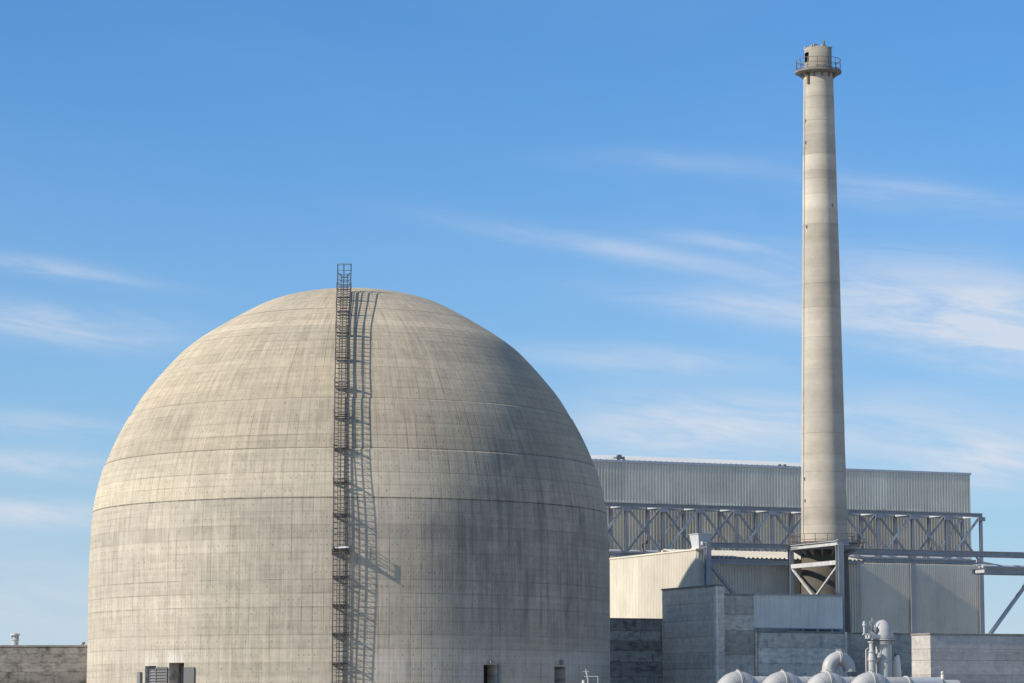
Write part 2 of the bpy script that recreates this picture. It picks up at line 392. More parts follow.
def ground_mat():
    m, N = mat('gravel_ground'); co = N.n('ShaderNodeTexCoord').outputs['Object']
    a = N.noise(co, .05, 6, .6); b = N.noise(co, 3.0, 5, .7)
    col = N.mix(N.ss(a, .4, .62), (.44, .385, .30), (.32, .29, .24))
    col = N.mix(1.0, col, N.gray(N.lin(b, .2, .8, .8, 1.2)), 'MULTIPLY')
    finish(N, col, .95, 0, b, .4, .03); return m
M['ground'] = ground_mat()

# ------------------------------------------------------------------ ground
g = MB(); g.add([(-9000, -3000, 0), (9000, -3000, 0), (9000, 16000, 0), (-9000, 16000, 0)], [(0, 1, 2, 3)])
go = g.build('ground', M['ground']); go['kind'] = 'structure'; go['label'] = 'pale sandy yard around the plant'

# ------------------------------------------------------------------ containment dome
DY = 245.0
STAINS_SHADE = [(475, 500, 5.5, 6, .30), (505, 440, 5, 4, .40), (560, 500, 9, 7, .42), (520, 360, 9, 5, .40), (595, 560, 14, 9, .45), (480, 600, 7, 5, .30), (450, 545, 5, 3, .26), (560, 610, 9, 4, .30), (420, 525, 5, 1.2, .30),  # right-hand side: stains, plus shade deepened through the colour
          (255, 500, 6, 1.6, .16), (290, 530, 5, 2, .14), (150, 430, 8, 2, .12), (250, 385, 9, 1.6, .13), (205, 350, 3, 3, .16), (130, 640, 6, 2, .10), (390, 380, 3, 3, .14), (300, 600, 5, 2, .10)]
DC = at(350, 640, DY); DC.z = 0
sil = [(0, 289.0), (30, 290.4), (60, 295), (85, 302.6), (106.5, 313), (152.3, 340), (173, 357), (194.5, 381), (210.5, 400), (222, 420), (230, 433.5), (238, 450), (244, 464),
       (249.4, 480), (254.5, 500), (257.3, 520), (259.2, 545), (260.2, 575), (260.5, 600), (260.5, 1200)]
prof = []
for hw, y in sil:
    p = at(512 + hw, y, DY)
    prof.append(((DY * math.cos(TH) + (p.z - CAMZ) * math.sin(TH)) * math.sin(math.atan(hw / F)), p.z))
prof.reverse()
prof = [(prof[1][0], 0.0)] + prof[1:]
# smooth resample: Catmull-Rom through the points, by arc length
def cr(p0, p1, p2, p3, t):
    return tuple(.5 * ((2 * p1[i]) + (-p0[i] + p2[i]) * t + (2 * p0[i] - 5 * p1[i] + 4 * p2[i] - p3[i]) * t * t + (-p0[i] + 3 * p1[i] - 3 * p2[i] + p3[i]) * t ** 3) for i in range(2))
fine_prof = []
ext = [(prof[0][0], -2.0)] + prof + [(-prof[-2][0], prof[-2][1])]
for i in range(1, len(ext) - 2):
    for k in range(12): fine_prof.append(cr(ext[i - 1], ext[i], ext[i + 1], ext[i + 2], k / 12))
fine_prof.append(prof[-1])
for _ in range(60):
    q = fine_prof[:]
    for i in range(14, len(q) - 1): fine_prof[i] = (q[i][0] * .5 + (q[i - 1][0] + q[i + 1][0]) * .25, q[i][1] * .5 + (q[i - 1][1] + q[i + 1][1]) * .25)
fine_prof = [(max(0.0, r), z) for r, z in fine_prof]
ARC = [0.0]
for a, b in zip(fine_prof, fine_prof[1:]): ARC.append(ARC[-1] + math.hypot(b[0] - a[0], b[1] - a[1]))
STOT = ARC[-1]
def prof_at(s):
    s = min(max(s, 0), STOT - 1e-6)
    lo, hi = 0, len(ARC) - 1
    while hi - lo > 1:
        md = (lo + hi) // 2
        if ARC[md] <= s: lo = md
        else: hi = md
    k = (s - ARC[lo]) / max(1e-9, ARC[hi] - ARC[lo]); a, b = fine_prof[lo], fine_prof[hi]
    return a[0] + (b[0] - a[0]) * k, a[1] + (b[1] - a[1]) * k
def s_of_y(y):                                # arc length whose front point shows at image row y
    lo, hi = 0, STOT * .98
    def row(s):
        r, z = prof_at(s); c = Vector((DC.x, DY - r, z - CAMZ))
        return 341.5 - F * c.dot(UPV) / c.dot(FWD)
    for _ in range(50):
        md = (lo + hi) / 2
        if row(md) > y: lo = md
        else: hi = md
    return lo
NPAN = 162
PATCHES = [(151, 659, .9, .5, .55), (175, 656, 1.2, .45, .6), (575, 662, 6, 1.0, .35), (470, 668, 1.5, 1.2, .35), (395, 668, 2.5, 1.0, .32), (440, 668, 1.2, 1.0, .22), (518, 668, 1.2, 1.4, .15)]
def mark_uv(px, y):
    s = s_of_y(y); r = prof_at(s)[0]
    return NPAN * (phi_of_px(px, r) + math.pi) / (2 * math.pi), s / LIFT
LIFT = 1.06
dome = None
dome = thing('containment_dome', 'huge round-topped beige concrete reactor dome streaked with formwork marks', 'dome', DC, grid=False)
joints = [0.0, s_of_y(497), s_of_y(447), s_of_y(396.5), s_of_y(306.5), STOT]
tones = [(.975, .98, 1.0), (1.04, 1.03, 1.0), (.98, .955, .91), (1.0, .965, .90), (.96, .93, .87)]
proud = [0, .0, .07, .12, .12]
def phi_of_px(px, r=None, y=670):
    r = r or prof_at(3.0)[0]
    lo, hi = -math.pi / 2, math.pi / 2
    def f(ph):
        c = Vector((DC.x + r * math.sin(ph), DY - r * math.cos(ph), 0)); return 512 + F * c.x / (c.y * math.cos(TH) + 0)
    lo, hi = -1.45, 1.45
    for _ in range(50):
        md = (lo + hi) / 2
        if f(md) < px: lo = md
        else: hi = md
    return lo
def row_to_z(y, r): 
    p = at(350, y, DY - r); return p.z
R0 = prof_at(2.0)[0]
JOINT_V = []
for a_, b_ in zip(joints, joints[1:-1]): JOINT_V.append((JOINT_V[-1] if JOINT_V else 0) + max(1, round((b_ - a_) / LIFT)))
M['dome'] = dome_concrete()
# openings at the foot: (px0, px1, top row)
openings = [(144.5, 155.5, 666.0, 1.0), (168.5, 183.5, 662.8, 1.6), (483.5, 497.0, 664.8, 1.3), (554.5, 565.5, 666.8, 1.3)]
ops = []
for a, b, y, dep in openings:
    pa, pb = phi_of_px(a), phi_of_px(b); r_here = R0 * math.cos((pa + pb) / 2)
    ops.append((pa, pb, at(350, y, DY - r_here).z, dep))
def band(s0, s1, off, tone, cut=None, cham=0):
    vs, fs, uvs = [], [], []
    nseg = 288
    ph = [-math.pi + 2 * math.pi * i / nseg for i in range(nseg + 1)]
    n = max(3, int((s1 - s0) / .45))
    ss = [s0 + (s1 - s0) * i / n for i in range(n + 1)]
    if cut:
        ph = sorted(set(ph) | {q for c in cut for q in (c[0], c[1])}); ph = [p for i, p in enumerate(ph) if i == 0 or p - ph[i - 1] > 1e-5]
        ss = sorted(set(ss) | {c[2] for c in cut})
    pr = []
    nl = max(1, round((s1 - s0) / LIFT)); off_v = band.v
    for s in ss:
        r, z = prof_at(s)
        a, b = prof_at(s - .05), prof_at(s + .05); t = Vector((b[0] - a[0], b[1] - a[1])).normalized(); nx, nz = t.y, -t.x
        pr.append((r + nx * off, z + nz * off, off_v + nl * (s - s0) / (s1 - s0)))
    # rounded-in joint lips
    lip = .05
    a, b = pr[0], pr[-1]
    body = pr[1:-1]
    if cham:                                   # sloping shoulder at the head of the band
        r, z = prof_at(s1 - cham * 1.6); aa, bb = prof_at(s1 - cham * 1.6 - .05), prof_at(s1 - cham * 1.6 + .05); tt = Vector((bb[0] - aa[0], bb[1] - aa[1])).normalized()
        k_ = (r + tt.y * off, z - tt.x * off, off_v + nl * (s1 - cham * 1.6 - s0) / (s1 - s0))
        b = (b[0] - cham, b[1] - .01, b[2]); body = [p for p in pr[1:-1] if p[1] < k_[1] - .02] + [k_, k_]
    full = [(a[0] - .2, a[1], a[2]), a, a] + body + [b, b, (max(0, b[0] - .3), b[1], b[2])]
    band.v += nl
    for (r, z, vv) in full:
        for p in ph: vs.append((r * math.sin(p), -r * math.cos(p), z)); uvs.append((NPAN * (p + math.pi) / (2 * math.pi), vv))
    m = len(ph)
    for j in range(len(full) - 1):
        if full[j] == full[j + 1]: continue
        for i in range(m - 1):
            if cut and 0 < j:
                zc = (full[j][1] + full[j + 1][1]) / 2; pc = (ph[i] + ph[i + 1]) / 2
                if any(c[0] < pc < c[1] and zc < c[2] for c in cut): continue
            fs.append((j * m + i, j * m + i + 1, (j + 1) * m + i + 1, (j + 1) * m + i))
    me = bpy.data.meshes.new('concrete_band'); me.from_pydata(vs, [], fs); me.update()
    uvl = me.uv_layers.new(name='panels')
    for lp in me.loops: uvl.data[lp.index].uv = uvs[lp.vertex_index]
    nf = len(me.polygons)
    for p in me.polygons: p.use_smooth = True
    for j in (0, len(full) - 2):
        pass
    me.materials.append(M['dome'])
    o = bpy.data.objects.new('concrete_band', me); COL.objects.link(o); o.parent = dome; o.color = (*tone, 1)
    return o
band.v = 0
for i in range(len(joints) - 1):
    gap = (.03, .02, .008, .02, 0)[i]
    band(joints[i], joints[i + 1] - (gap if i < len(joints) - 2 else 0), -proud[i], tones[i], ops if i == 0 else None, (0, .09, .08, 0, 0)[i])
# doorways: reveals and the dark rooms behind
def dpt(ph, r, z): return Vector((DC.x + r * math.sin(ph), DC.y - r * math.cos(ph), z))
for (pa, pb, zt, dep) in ops:
    mb = MB(); r0 = R0 - .002; r1 = R0 - dep
    q = [dpt(pa, r0, 0), dpt(pb, r0, 0), dpt(pb, r0, zt), dpt(pa, r0, zt), dpt(pa, r1, 0), dpt(pb, r1, 0), dpt(pb, r1, zt), dpt(pa, r1, zt)]
    mb.add(q, [(0, 4, 7, 3), (1, 2, 6, 5), (3, 7, 6, 2)])
    dw = mb.build('doorway', M['walldark'], dome)
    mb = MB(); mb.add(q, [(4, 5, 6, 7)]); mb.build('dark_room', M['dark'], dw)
# shutters by the two left doorways, louvre slats inside
def panel_on_dome(px0, px1, y0, name, material, th=.12, out=.0, slats=0, parent=None, turn=0.0):
    pa, pb = phi_of_px(px0), phi_of_px(px1); pc = (pa + pb) / 2
    zt = at(350, y0, DY - R0 * math.cos(pc)).z
    nrm = Vector((math.sin(pc), -math.cos(pc), 0)); tan = Vector((math.cos(pc), math.sin(pc), 0))
    c = dpt(pc, R0 + out + th / 2, 0); hw = R0 * (pb - pa) / 2
    rot = Matrix.Rotation(turn, 3, 'Z'); nrm2 = rot @ nrm; tan2 = rot @ tan
    def P(a, b, z): return c + tan2 * a + nrm2 * b + Vector((0, 0, z))
    mb = MB(); fr = .09
    def bx(mb, a0, a1, b0, b1, z0, z1):
        mb.add([P(a0, b0, z0), P(a1, b0, z0), P(a1, b1, z0), P(a0, b1, z0), P(a0, b0, z1), P(a1, b0, z1), P(a1, b1, z1), P(a0, b1, z1)],
               [(0, 3, 2, 1), (4, 5, 6, 7), (0, 1, 5, 4), (1, 2, 6, 5), (2, 3, 7, 6), (3, 0, 4, 7)])
    if not slats:
        bx(mb, -hw, hw, -th / 2, th / 2, 0, zt); return mb.build(name, material, parent or dome)
    bx(mb, -hw, -hw + fr, -th / 2, th / 2, 0, zt); bx(mb, hw - fr, hw, -th / 2, th / 2, 0, zt)
    bx(mb, -hw + fr, hw - fr, -th / 2, th / 2, zt - fr, zt)
    o = mb.build(name, material, parent or dome)
    z = .1; pitch = slats; first = None; k = 0
    while z < zt - fr - .05:
        if first is None:
            s = MB()
            q = [P(-hw + fr, th * .42, z), P(hw - fr, th * .42, z), P(hw - fr, -th * .42, z + pitch * .75), P(-hw + fr, -th * .42, z + pitch * .75)]
            q += [p + Vector((0, 0, .03)) for p in q]
            s.add(q, [(0, 3, 2, 1), (4, 5, 6, 7), (0, 1, 5, 4), (1, 2, 6, 5), (2, 3, 7, 6), (3, 0, 4, 7)])
            first = s.build('slat', material, o)
        else: dup(first, o, (0, 0, pitch * k))
        z += pitch; k += 1
    return o
panel_on_dome(145.2, 155.4, 667.2, 'louvre', M['louvre'], .12, -.45, .22)
panel_on_dome(155.9, 167.6, 667.4, 'shutter', M['shutter'], .10, .03, .22)
panel_on_dome(171.5, 183.3, 665.5, 'louvre', M['louvre'], .12, -1.2, .22)
panel_on_dome(184.2, 194.6, 667.2, 'shutter', M['shutter'], .10, .03)
panel_on_dome(138.6, 141.6, 672.0, 'downpipe', M['louvre'], .2, .02)
panel_on_dome(497.3, 499.2, 664.5, 'door_jamb', M['louvre'], .2, .0)
# small lamps over the shaded doors and a stub pipe
def lampbox(px, y, wpx, hpx):
    ph = phi_of_px(px); r_ = R0
    z = at(350, y, DY - r_ * math.cos(ph)).z; mb = MB()
    nrm = Vector((math.sin(ph), -math.cos(ph), 0)); tan = Vector((math.cos(ph), math.sin(ph), 0)); c = dpt(ph, r_ + .15, z)
    mb.bar(c - tan * wpx * .04, c + tan * wpx * .04, .32, hpx * .08); mb.build('door_lamp', M['louvre'], dome)
lampbox(490, 662.0, 3, 2.6); lampbox(560, 662.5, 2, 5)

# ------------------------------------------------------------------ caged ladder on the dome
PHL = math.atan2(-DC.x, DY) + math.asin(-2.0 / 261.5); TOFF = -.60     # a little left of the line to the camera
LN = Vector((math.sin(PHL), -math.cos(PHL), 0)); LT = Vector((math.cos(PHL), math.sin(PHL), 0))
def lad(s, t, n):
    up = 0.0
    if s > S1: up = s - S1; s = S1
    k = max(0.0, (s - SK) / (S1 - SK)); n = n * (.80 + .44 * min(1.0, s / SK) + .45 * k * k * (3 - 2 * k))      # it stands off further towards the crown
    t = t + TOFF
    r, z = prof_at(s); a, b = prof_at(s - .15), prof_at(min(s + .15, STOT)); q = Vector((b[0] - a[0], b[1] - a[1])).normalized()
    return Vector((DC.x, DC.y, 0)) + LN * (r + q.y * n) + LT * t + Vector((0, 0, z - q.x * n + up))
S1 = s_of_y(290.6); SK = s_of_y(350.0); EXT = .80
ladder = thing('caged_ladder', 'tall dark caged steel ladder climbing the front of the concrete dome', 'ladder', lad(0, 0, .3), grid=False)
step = .6
def lad_line(t, n, w, h, name, s0=.0, s1=None):
    s1 = s1 or S1 + EXT; k = int((s1 - s0) / step); mb = MB(); vs = []; fs = []
    for i in range(k + 1):
        q = s0 + (s1 - s0) * i / k
        vs += [lad(q, t - w / 2, n - h / 2), lad(q, t + w / 2, n - h / 2), lad(q, t + w / 2, n + h / 2), lad(q, t - w / 2, n + h / 2)]
    for i in range(k):
        for c in range(4): fs.append((i * 4 + c, i * 4 + (c + 1) % 4, i * 4 + 4 + (c + 1) % 4, i * 4 + 4 + c))
    mb.add(vs, fs + [(0, 3, 2, 1), tuple(range(k * 4, k * 4 + 4))]); return mb.build(name, M['ladder'], ladder)
NOUT = .84; HW = .54
for t in (-.25, .25): lad_line(t, .30, .05, .09, 'stringer')
for t in (-HW, -.04, HW): lad_line(t, NOUT, .085, .02, 'cage_bar')
for t in (-HW - .01, HW + .01): lad_line(t, .55, .016, .035, 'cage_bar')
s = .4; k = 0
while s < S1 + EXT:
    mb = MB(); mb.tube([lad(s, -.25, .30), lad(s, .25, .30)], .024, 5); mb.build('rung', M['ladder'], ladder); s += .31
s = .5
while s < S1 + EXT:
    mb = MB(); mb.tube([lad(s, -.25, .30), lad(s, -HW, .42), lad(s, -HW, NOUT), lad(s, HW, NOUT), lad(s, HW, .42), lad(s, .25, .30)], .026, 5); mb.build('cage_hoop', M['ladder'], ladder); s += .46
s = S1 + EXT
mb = MB(); mb.tube([lad(s, -.25, .30), lad(s, -HW, .42), lad(s, -HW, NOUT), lad(s, HW, NOUT), lad(s, HW, .42), lad(s, .25, .30)], .024, 5); mb.build('cage_hoop', M['ladder'], ladder)
# tapered bracket pairs
rows = [299.4, 313.7, 334.0, 358.6, 387, 417, 449, 482, 514.5, 548, 576.5, 605, 634, 663]
for y in rows:
    s = s_of_y(y)
    for t in (-HW - .03, HW + .03):
        mb = MB(); q = []
        for tt in (t - .035, t + .035): q += [lad(s - .17, tt, -.03), lad(s + .06, tt, -.03), lad(s + .06, tt, .86), lad(s - .03, tt, .86)]
        mb.add(q, [(0, 3, 2, 1), (4, 5, 6, 7), (0, 1, 5, 4), (1, 2, 6, 5), (2, 3, 7, 6), (3, 0, 4, 7)]); mb.build('bracket', M['ladder'], ladder)
    mb = MB(); mb.bar(lad(s + .02, -HW, .52), lad(s + .02, HW, .52), .10, .05); mb.bar(lad(s - .02, -HW, .10), lad(s - .02, HW, .10), .12, .08); mb.build('cross_tie', M['ladder'], ladder)
# rest platform
s = s_of_y(549); zt = lad(s, 0, 0).z
mb = MB(); q = []
for dz_ in (0, .10): q += [lad(s, -.62, .45) + Vector((0, 0, dz_)), lad(s, .62, .45) + Vector((0, 0, dz_)), lad(s, .62, 1.32) + Vector((0, 0, dz_)), lad(s, .45, 1.32) + Vector((0, 0, dz_))]
mb.add(q, [(0, 3, 2, 1), (4, 5, 6, 7), (0, 1, 5, 4), (1, 2, 6, 5), (2, 3, 7, 6), (3, 0, 4, 7)])
pf = mb.build('rest_platform', M['galv'], ladder)
for t, ln in ((-.6, .75), (.6, 1.32)):
    mb = MB(); q = []
    for tt in (t - .05, t + .05): q += [lad(s, tt, 0) - Vector((0, 0, .45)), lad(s, tt, 0) - Vector((0, 0, .02)), lad(s, tt, ln) - Vector((0, 0, .02)), lad(s, tt, ln) - Vector((0, 0, .12))]
    mb.add(q, [(0, 3, 2, 1), (4, 5, 6, 7), (0, 1, 5, 4), (1, 2, 6, 5), (2, 3, 7, 6), (3, 0, 4, 7)]); mb.build('platform_bracket', M['ladder'], pf)
for (t, n) in ((-.55, .55), (.47, 1.30), (.6, .65), (.6, 1.30)):
    mb = MB(); p = lad(s, t, n) + Vector((0, 0, .1)); mb.tube([p, p + Vector((0, 0, 1.1))], .028, 5); mb.build('rail_post', M['ladder'], pf)
for h in (.6, 1.15):
    mb = MB(); U3 = Vector((0, 0, h)); mb.tube([lad(s, -.55, .55) + U3, lad(s, .47, 1.30) + U3, lad(s, .6, 1.30) + U3, lad(s, .6, .65) + U3], .025, 5); mb.build('guard_rail', M['ladder'], pf)

# ------------------------------------------------------------------ generic building blocks in the plant grid
def concrete_wall(name, label, u0, u1, v0, v1, ztop, lifts, mats, coping=.14, over=.06, tone=None, cat='concrete wall', cmat=None):
    t = thing(name, label, cat, ((u0 + u1) / 2, v0, 0))
    zs = [0.0] + lifts + [ztop - coping]
    for i, (a, b) in enumerate(zip(zs, zs[1:])):
        mb = MB(); j = random.uniform(-.012, .012)
        mb.cbox((u0 + j, v0 + j, a + .004), (u1 - j, v1 - j, b - .004), .03)
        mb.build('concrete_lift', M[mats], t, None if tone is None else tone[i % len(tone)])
    mb = MB(); mb.cbox((u0 - over, v0 - over, ztop - coping + .002), (u1 + over, v1 + over, ztop), .02); mb.build('coping', cmat or M['coping'], t)
    return t

# ------------------------------------------------------------------ turbine hall far behind
VT = 19.0                                     # front plane of the truss
VH = VT + 4.6                                 # the hall's wall
UL = U_(575, VH, 500) - 8; UR = onv(970.3, 500, VH)[0]
ZE = Z_(785, 466.3, VH)
hall = thing('turbine_hall', 'long grey ribbed metal hall with white roof behind the chimney', 'industrial hall', ((UL + UR) / 2, VH, 0))
HD = 29.0; pit = math.tan(R(7.0))
mb = MB(); mb.box((UL + .05, VH + .02, 0), (UR - .05, VH + HD, ZE - .35)); mb.build('wall', M['hall'], hall)
nb = 32
for i in range(nb):
    a = UL + (UR - UL) * i / nb; b = UL + (UR - UL) * (i + 1) / nb
    zmid = Z_(785, 505, VH)
    mb = MB(); mb.ribbed(a, b, zmid, ZE - .1, VH, .31, .095); mb.build('cladding_panel', M['hall'], hall, random.uniform(.93, 1.05))
    mb = MB(); mb.ribbed(a, b, 0, zmid, VH + .01, .31, .12); mb.build('lower_cladding_panel', M['beige'], hall, random.uniform(.93, 1.05))
mb = MB(); mb.ribbed(VH, VH + HD, 0, ZE - .1, UR, .31, .06, -1, 'v'); mb.build('cladding_panel', M['hall'], hall)
mb = MB(); mb.box((UL - .1, VH - .14, ZE - .22), (UR + .1, VH - .004, ZE)); mb.build('eave_gutter', M['galv'], hall)
URF = onv(850, 470, VH)[0]
mb = MB(); zr = ZE + pit * HD / 2
for i in range(int((URF - UL) / .6)):
    a = UL + i * .6
    mb.add([(a, VH - .1, ZE + .02), (a + .52, VH - .1, ZE + .02), (a + .52, VH + HD / 2, zr), (a, VH + HD / 2, zr)], [(0, 1, 2, 3)])
    mb.add([(a + .52, VH - .1, ZE + .02), (a + .6, VH - .1, ZE + .02), (a + .6, VH + HD / 2, zr), (a + .52, VH + HD / 2, zr),
            (a + .52, VH - .1, ZE + .09), (a + .6, VH - .1, ZE + .09), (a + .6, VH + HD / 2, zr + .07), (a + .52, VH + HD / 2, zr + .07)],
           [(4, 5, 6, 7), (0, 1, 5, 4), (1, 2, 6, 5), (3, 0, 4, 7)])
mb.add([(UL, VH + HD / 2, zr), (URF, VH + HD / 2, zr), (URF, VH + HD + .1, ZE), (UL, VH + HD + .1, ZE)], [(0, 1, 2, 3)])
mb.add([(URF, VH - .1, ZE + .02), (URF, VH + HD + .1, ZE), (URF, VH + HD / 2, zr)], [(0, 1, 2)])
mb.box((URF + .05, VH + .05, ZE - .3), (UR - .05, VH + HD, ZE - .06))
rf = mb.build('roof', M['roof'], hall)
mb = MB(); uu, zz = onv(619, 458, VH + .8); mb.box((uu - .45, VH + .4, ZE), (uu + .45, VH + 1.2, ZE + .42)); mb.box((uu - .2, VH + .6, ZE + .42), (uu + .2, VH + 1.0, ZE + .62)); mb.build('roof_vent', M['louvre'], rf)
for px in (780, 785):
    mb = MB(); uu = onv(px, 466, VH)[0]; mb.box((uu - .12, VH - .05, ZE), (uu + .12, VH + .2, ZE + .2)); mb.build('roof_bracket', M['louvre'], hall)

# ------------------------------------------------------------------ truss in front of the hall
u_r = onv(980.8, 530, VT)[0]; u_ref = onv(772.4, 530, VT)[0]; DU = (u_r - u_ref) / 6
ZT = Z_(785, 509.5, VT); ZB = Z_(785, 558.0, VT)
truss = thing('lattice_truss', 'long blue-grey steel lattice truss standing along the face of the metal hall', 'steel truss', (u_r - 6 * DU, VT, 0))
VR = VT + 3.5
NBAY = 11
ul = u_r - NBAY * DU
for v in (VT, VR):
    mb = MB(); mb.ibeam((ul, v, ZT), (u_r + .2, v, ZT), .36, .38, .05); mb.build('top_chord', M['steel'], truss)
    mb = MB(); mb.ibeam((ul, v, ZB), (u_r + .2, v, ZB), .36, .36, .05); mb.build('bottom_chord', M['steel'], truss)
for k in range(NBAY + 1):
    u = u_r - k * DU
    for v in (VT, VR):
        z0 = 0 if (v == VT and k in (0, 2)) else ZB + .2
        mb = MB(); mb.ibeam((u, v, ZB + .2), (u, v, ZT - .19), .28, .28, .035, up=(0, 1, 0)); mb.build('post', M['steel'], truss)
    mb = MB(); mb.bar((u, VT + .2, ZT), (u, VR - .2, ZT), .25, .3); mb.build('cross_beam', M['steelpale'], truss)
    mb = MB(); mb.bar((u, VT + .2, ZB), (u, VR - .2, ZB), .25, .3); mb.build('cross_beam', M['steelpale'], truss)
    if k < NBAY:
        a, b = u - DU + .15, u - .15; lo, hi = ZB + .22, ZT - .24
        for v, fl in ((VT, k % 2 == 0),) + (((VR, k % 4 == 0),) if k % 2 == 0 else ()):
            p, q = ((a, v, lo), (b, v, hi)) if fl else ((a, v, hi), (b, v, lo))
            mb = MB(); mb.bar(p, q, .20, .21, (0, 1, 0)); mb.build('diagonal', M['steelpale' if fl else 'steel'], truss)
            if v == VT:
                p, q = ((a, v + .23, hi), (b, v + .23, lo)) if fl else ((a, v + .23, lo), (b, v + .23, hi))
                mb = MB(); mb.bar(p, q, .17, .18, (0, 1, 0)); mb.build('diagonal', M['steel'], truss)
        # gusset plates at the nodes
        mb = MB(); mb.box((u - .42, VT - .24, ZT - .62), (u + .42, VT - .19, ZT - .2)); mb.build('gusset_plate', M['steel'], truss)
        mb = MB(); mb.bar((a + .1, VT + .1, ZT - .05), (b - .1, VR - .1, ZT - .05), .14, .14); mb.build('roof_brace', M['steelpale'], truss)
# walkway grating on the rear bottom chord, with pipes lying on it
mb = MB(); mb.box((ul, VT + .9, ZB + .24), (u_r, VT + 2.3, ZB + .30)); mb.build('walkway', M['steelpale'], truss)
for dv, rr, zz, nm in ((2.6, .16, .45, 'pipe'), (2.95, .11, .40, 'pipe')):
    mb = MB(); mb.tube([(ul, VT + dv, ZB + zz), (u_r + .3, VT + dv, ZB + zz)], rr, 8); mb.build(nm, M['galv'], truss)
for k in range(5):
    u = u_r - (k * 2 + 1.4) * DU
    mb = MB(); mb.tube([(u, VT + 1.3, ZB + .3), (u, VT + 1.3, ZB + 1.2), (u + .5, VT + 1.3, ZB + 1.2), (u + .5, VT + 1.3, ZB + 2.2)], .09, 6); mb.build('conduit', M['rust'], truss)

# ------------------------------------------------------------------ annex below the truss, right of the chimney
VA = VT - .25
ua0 = onv(858.5, 600, VA)[0]; ua1 = onv(978, 600, VA)[0]; ZA = ZB - .26
annex = thing('annex_building', 'low beige ribbed annex under the right end of the truss', 'building', ((ua0 + ua1) / 2, VA, 0))
mb = MB(); mb.box((ua0, VA + .02, 0), (ua1, VT + 4.4, ZA - .02)); mb.build('wall', M['annex'], annex)
cuts = [ua0, onv(909.2, 600, VA)[0], ua1]
mids = onv(914.2, 600, VA)[0]
for a, b in ((ua0, cuts[1]), (mids, ua1)):
    n = 3
    for i in range(n):
        mb = MB(); mb.ribbed(a + (b - a) * i / n, a + (b - a) * (i + 1) / n, 0, ZA - .05, VA - .01, .22, .035); mb.build('cladding_panel', M['annex'], annex, random.uniform(.96, 1.03))
for a, b in ((cuts[1], mids), (ua1 - .02, onv(982.2, 600, VA)[0]), (ua0 - .35, ua0 + .02)):
    mb = MB(); mb.ibeam(((a + b) / 2, VA - .2, 0), ((a + b) / 2, VA - .2, ZA), b - a, .4, .06, up=(0, 1, 0)); mb.build('column', M['steel'], annex)
mb = MB(); mb.ribbed(VA, VT + 4.4, 0, ZA - .05, ua0, .22, .035, 1, 'v'); mb.build('cladding_panel', M['annex'], annex)

# ------------------------------------------------------------------ cream end building (left-facing wall in the sun)
ZW = Z_(697, 548.8, 0)
cream = thing('cream_building', 'sunlit cream ribbed metal building between the dome and the steel frame', 'building', (.6, 0, 0))
WD = 1.15
mb = MB(); mb.box((.02, .02, 0), (WD, VT - .4, ZW - .05)); mb.build('wall', M['white'], cream)
for i in range(3):
    a, b = i * (VT - .4) / 3, (i + 1) * (VT - .4) / 3
    mb = MB(); mb.ribbed(a, b, 0, ZW - .12, 0, .33, .06, 1, 'v'); mb.build('cladding_panel', M['white'], cream, random.uniform(.98, 1.02))
mb = MB(); mb.ribbed(0, WD, 0, ZW - .12, -.0, .30, .05); mb.build('front_cladding', M['annex'], cream)
mb = MB(); mb.box((-.12, -.14, ZW - .12), (WD + .08, VT - .45, ZW + .03)); mb.build('roof_flashing', M['white'], cream)

vb = thing('roof_vent_box', 'pale tapered vent box on the corner of the cream building roof', 'vent', onv(697, 548, .6)[0:1] + (.9, 0))
# tapered hopper standing on the roof
uq0, zq0 = onv(691.5, 546, 1.0); uq1, _ = onv(705.5, 546, 1.0); zt_ = Z_(698, 534.5, 1.0)
mb = MB()
a0, a1 = uq0 + .35, uq1 + .3
mb.add([(a0 + .15, .5, ZW + .2), (a1 - .15, .5, ZW + .2), (a1 - .15, 1.9, ZW + .2), (a0 + .15, 1.9, ZW + .2), (a0, .3, zt_), (a1, .3, zt_), (a1, 2.1, zt_), (a0, 2.1, zt_)],
       [(0, 3, 2, 1), (4, 5, 6, 7), (0, 1, 5, 4), (1, 2, 6, 5), (2, 3, 7, 6), (3, 0, 4, 7)])
mb.build('hopper', M['galv'], vb)
mb = MB(); mb.box((a0 + .1, .45, ZW + .03), (a1 - .1, 1.95, ZW + .2)); mb.build('curb', M['white'], vb)
mb = MB(); mb.box((a0 - .06, .24, zt_), (a1 + .06, 2.16, zt_ + .08)); mb.build('lid', M['galv'], vb)

# ------------------------------------------------------------------ lean-to with the sunlit roof, behind the steel frame
VL = 1.2
lu0 = WD + .02; lu1 = onv(858, 600, VL)[0]; ZL = Z_(790, 559.5, VL)
lean = thing('lean_to', 'low lean-to shed with sloping cream sheet roof behind the steel frame', 'shed', ((lu0 + lu1) / 2, VL, 0))
LD = 8.5; rise = LD * math.tan(R(7.5))
mb = MB(); mb.box((lu0, VL + .02, 0), (lu1, VL + LD, ZL - .2)); mb.box((lu0, VL + LD - .3, ZL - .2), (lu1, VL + LD, ZL + rise - .05)); mb.build('wall', M['annex'], lean)
n = 8
for i in range(n):
    mb = MB(); mb.ribbed(lu0 + (lu1 - lu0) * i / n, lu0 + (lu1 - lu0) * (i + 1) / n, 0, ZL - .15, VL - .01, .30, .05); mb.build('cladding_panel', M['annex'], lean, random.uniform(.95, 1.04))
mb = MB(); n = int((lu1 + .5 - lu0) / .46); p = (lu1 + .5 - lu0) / n
lin_ = []
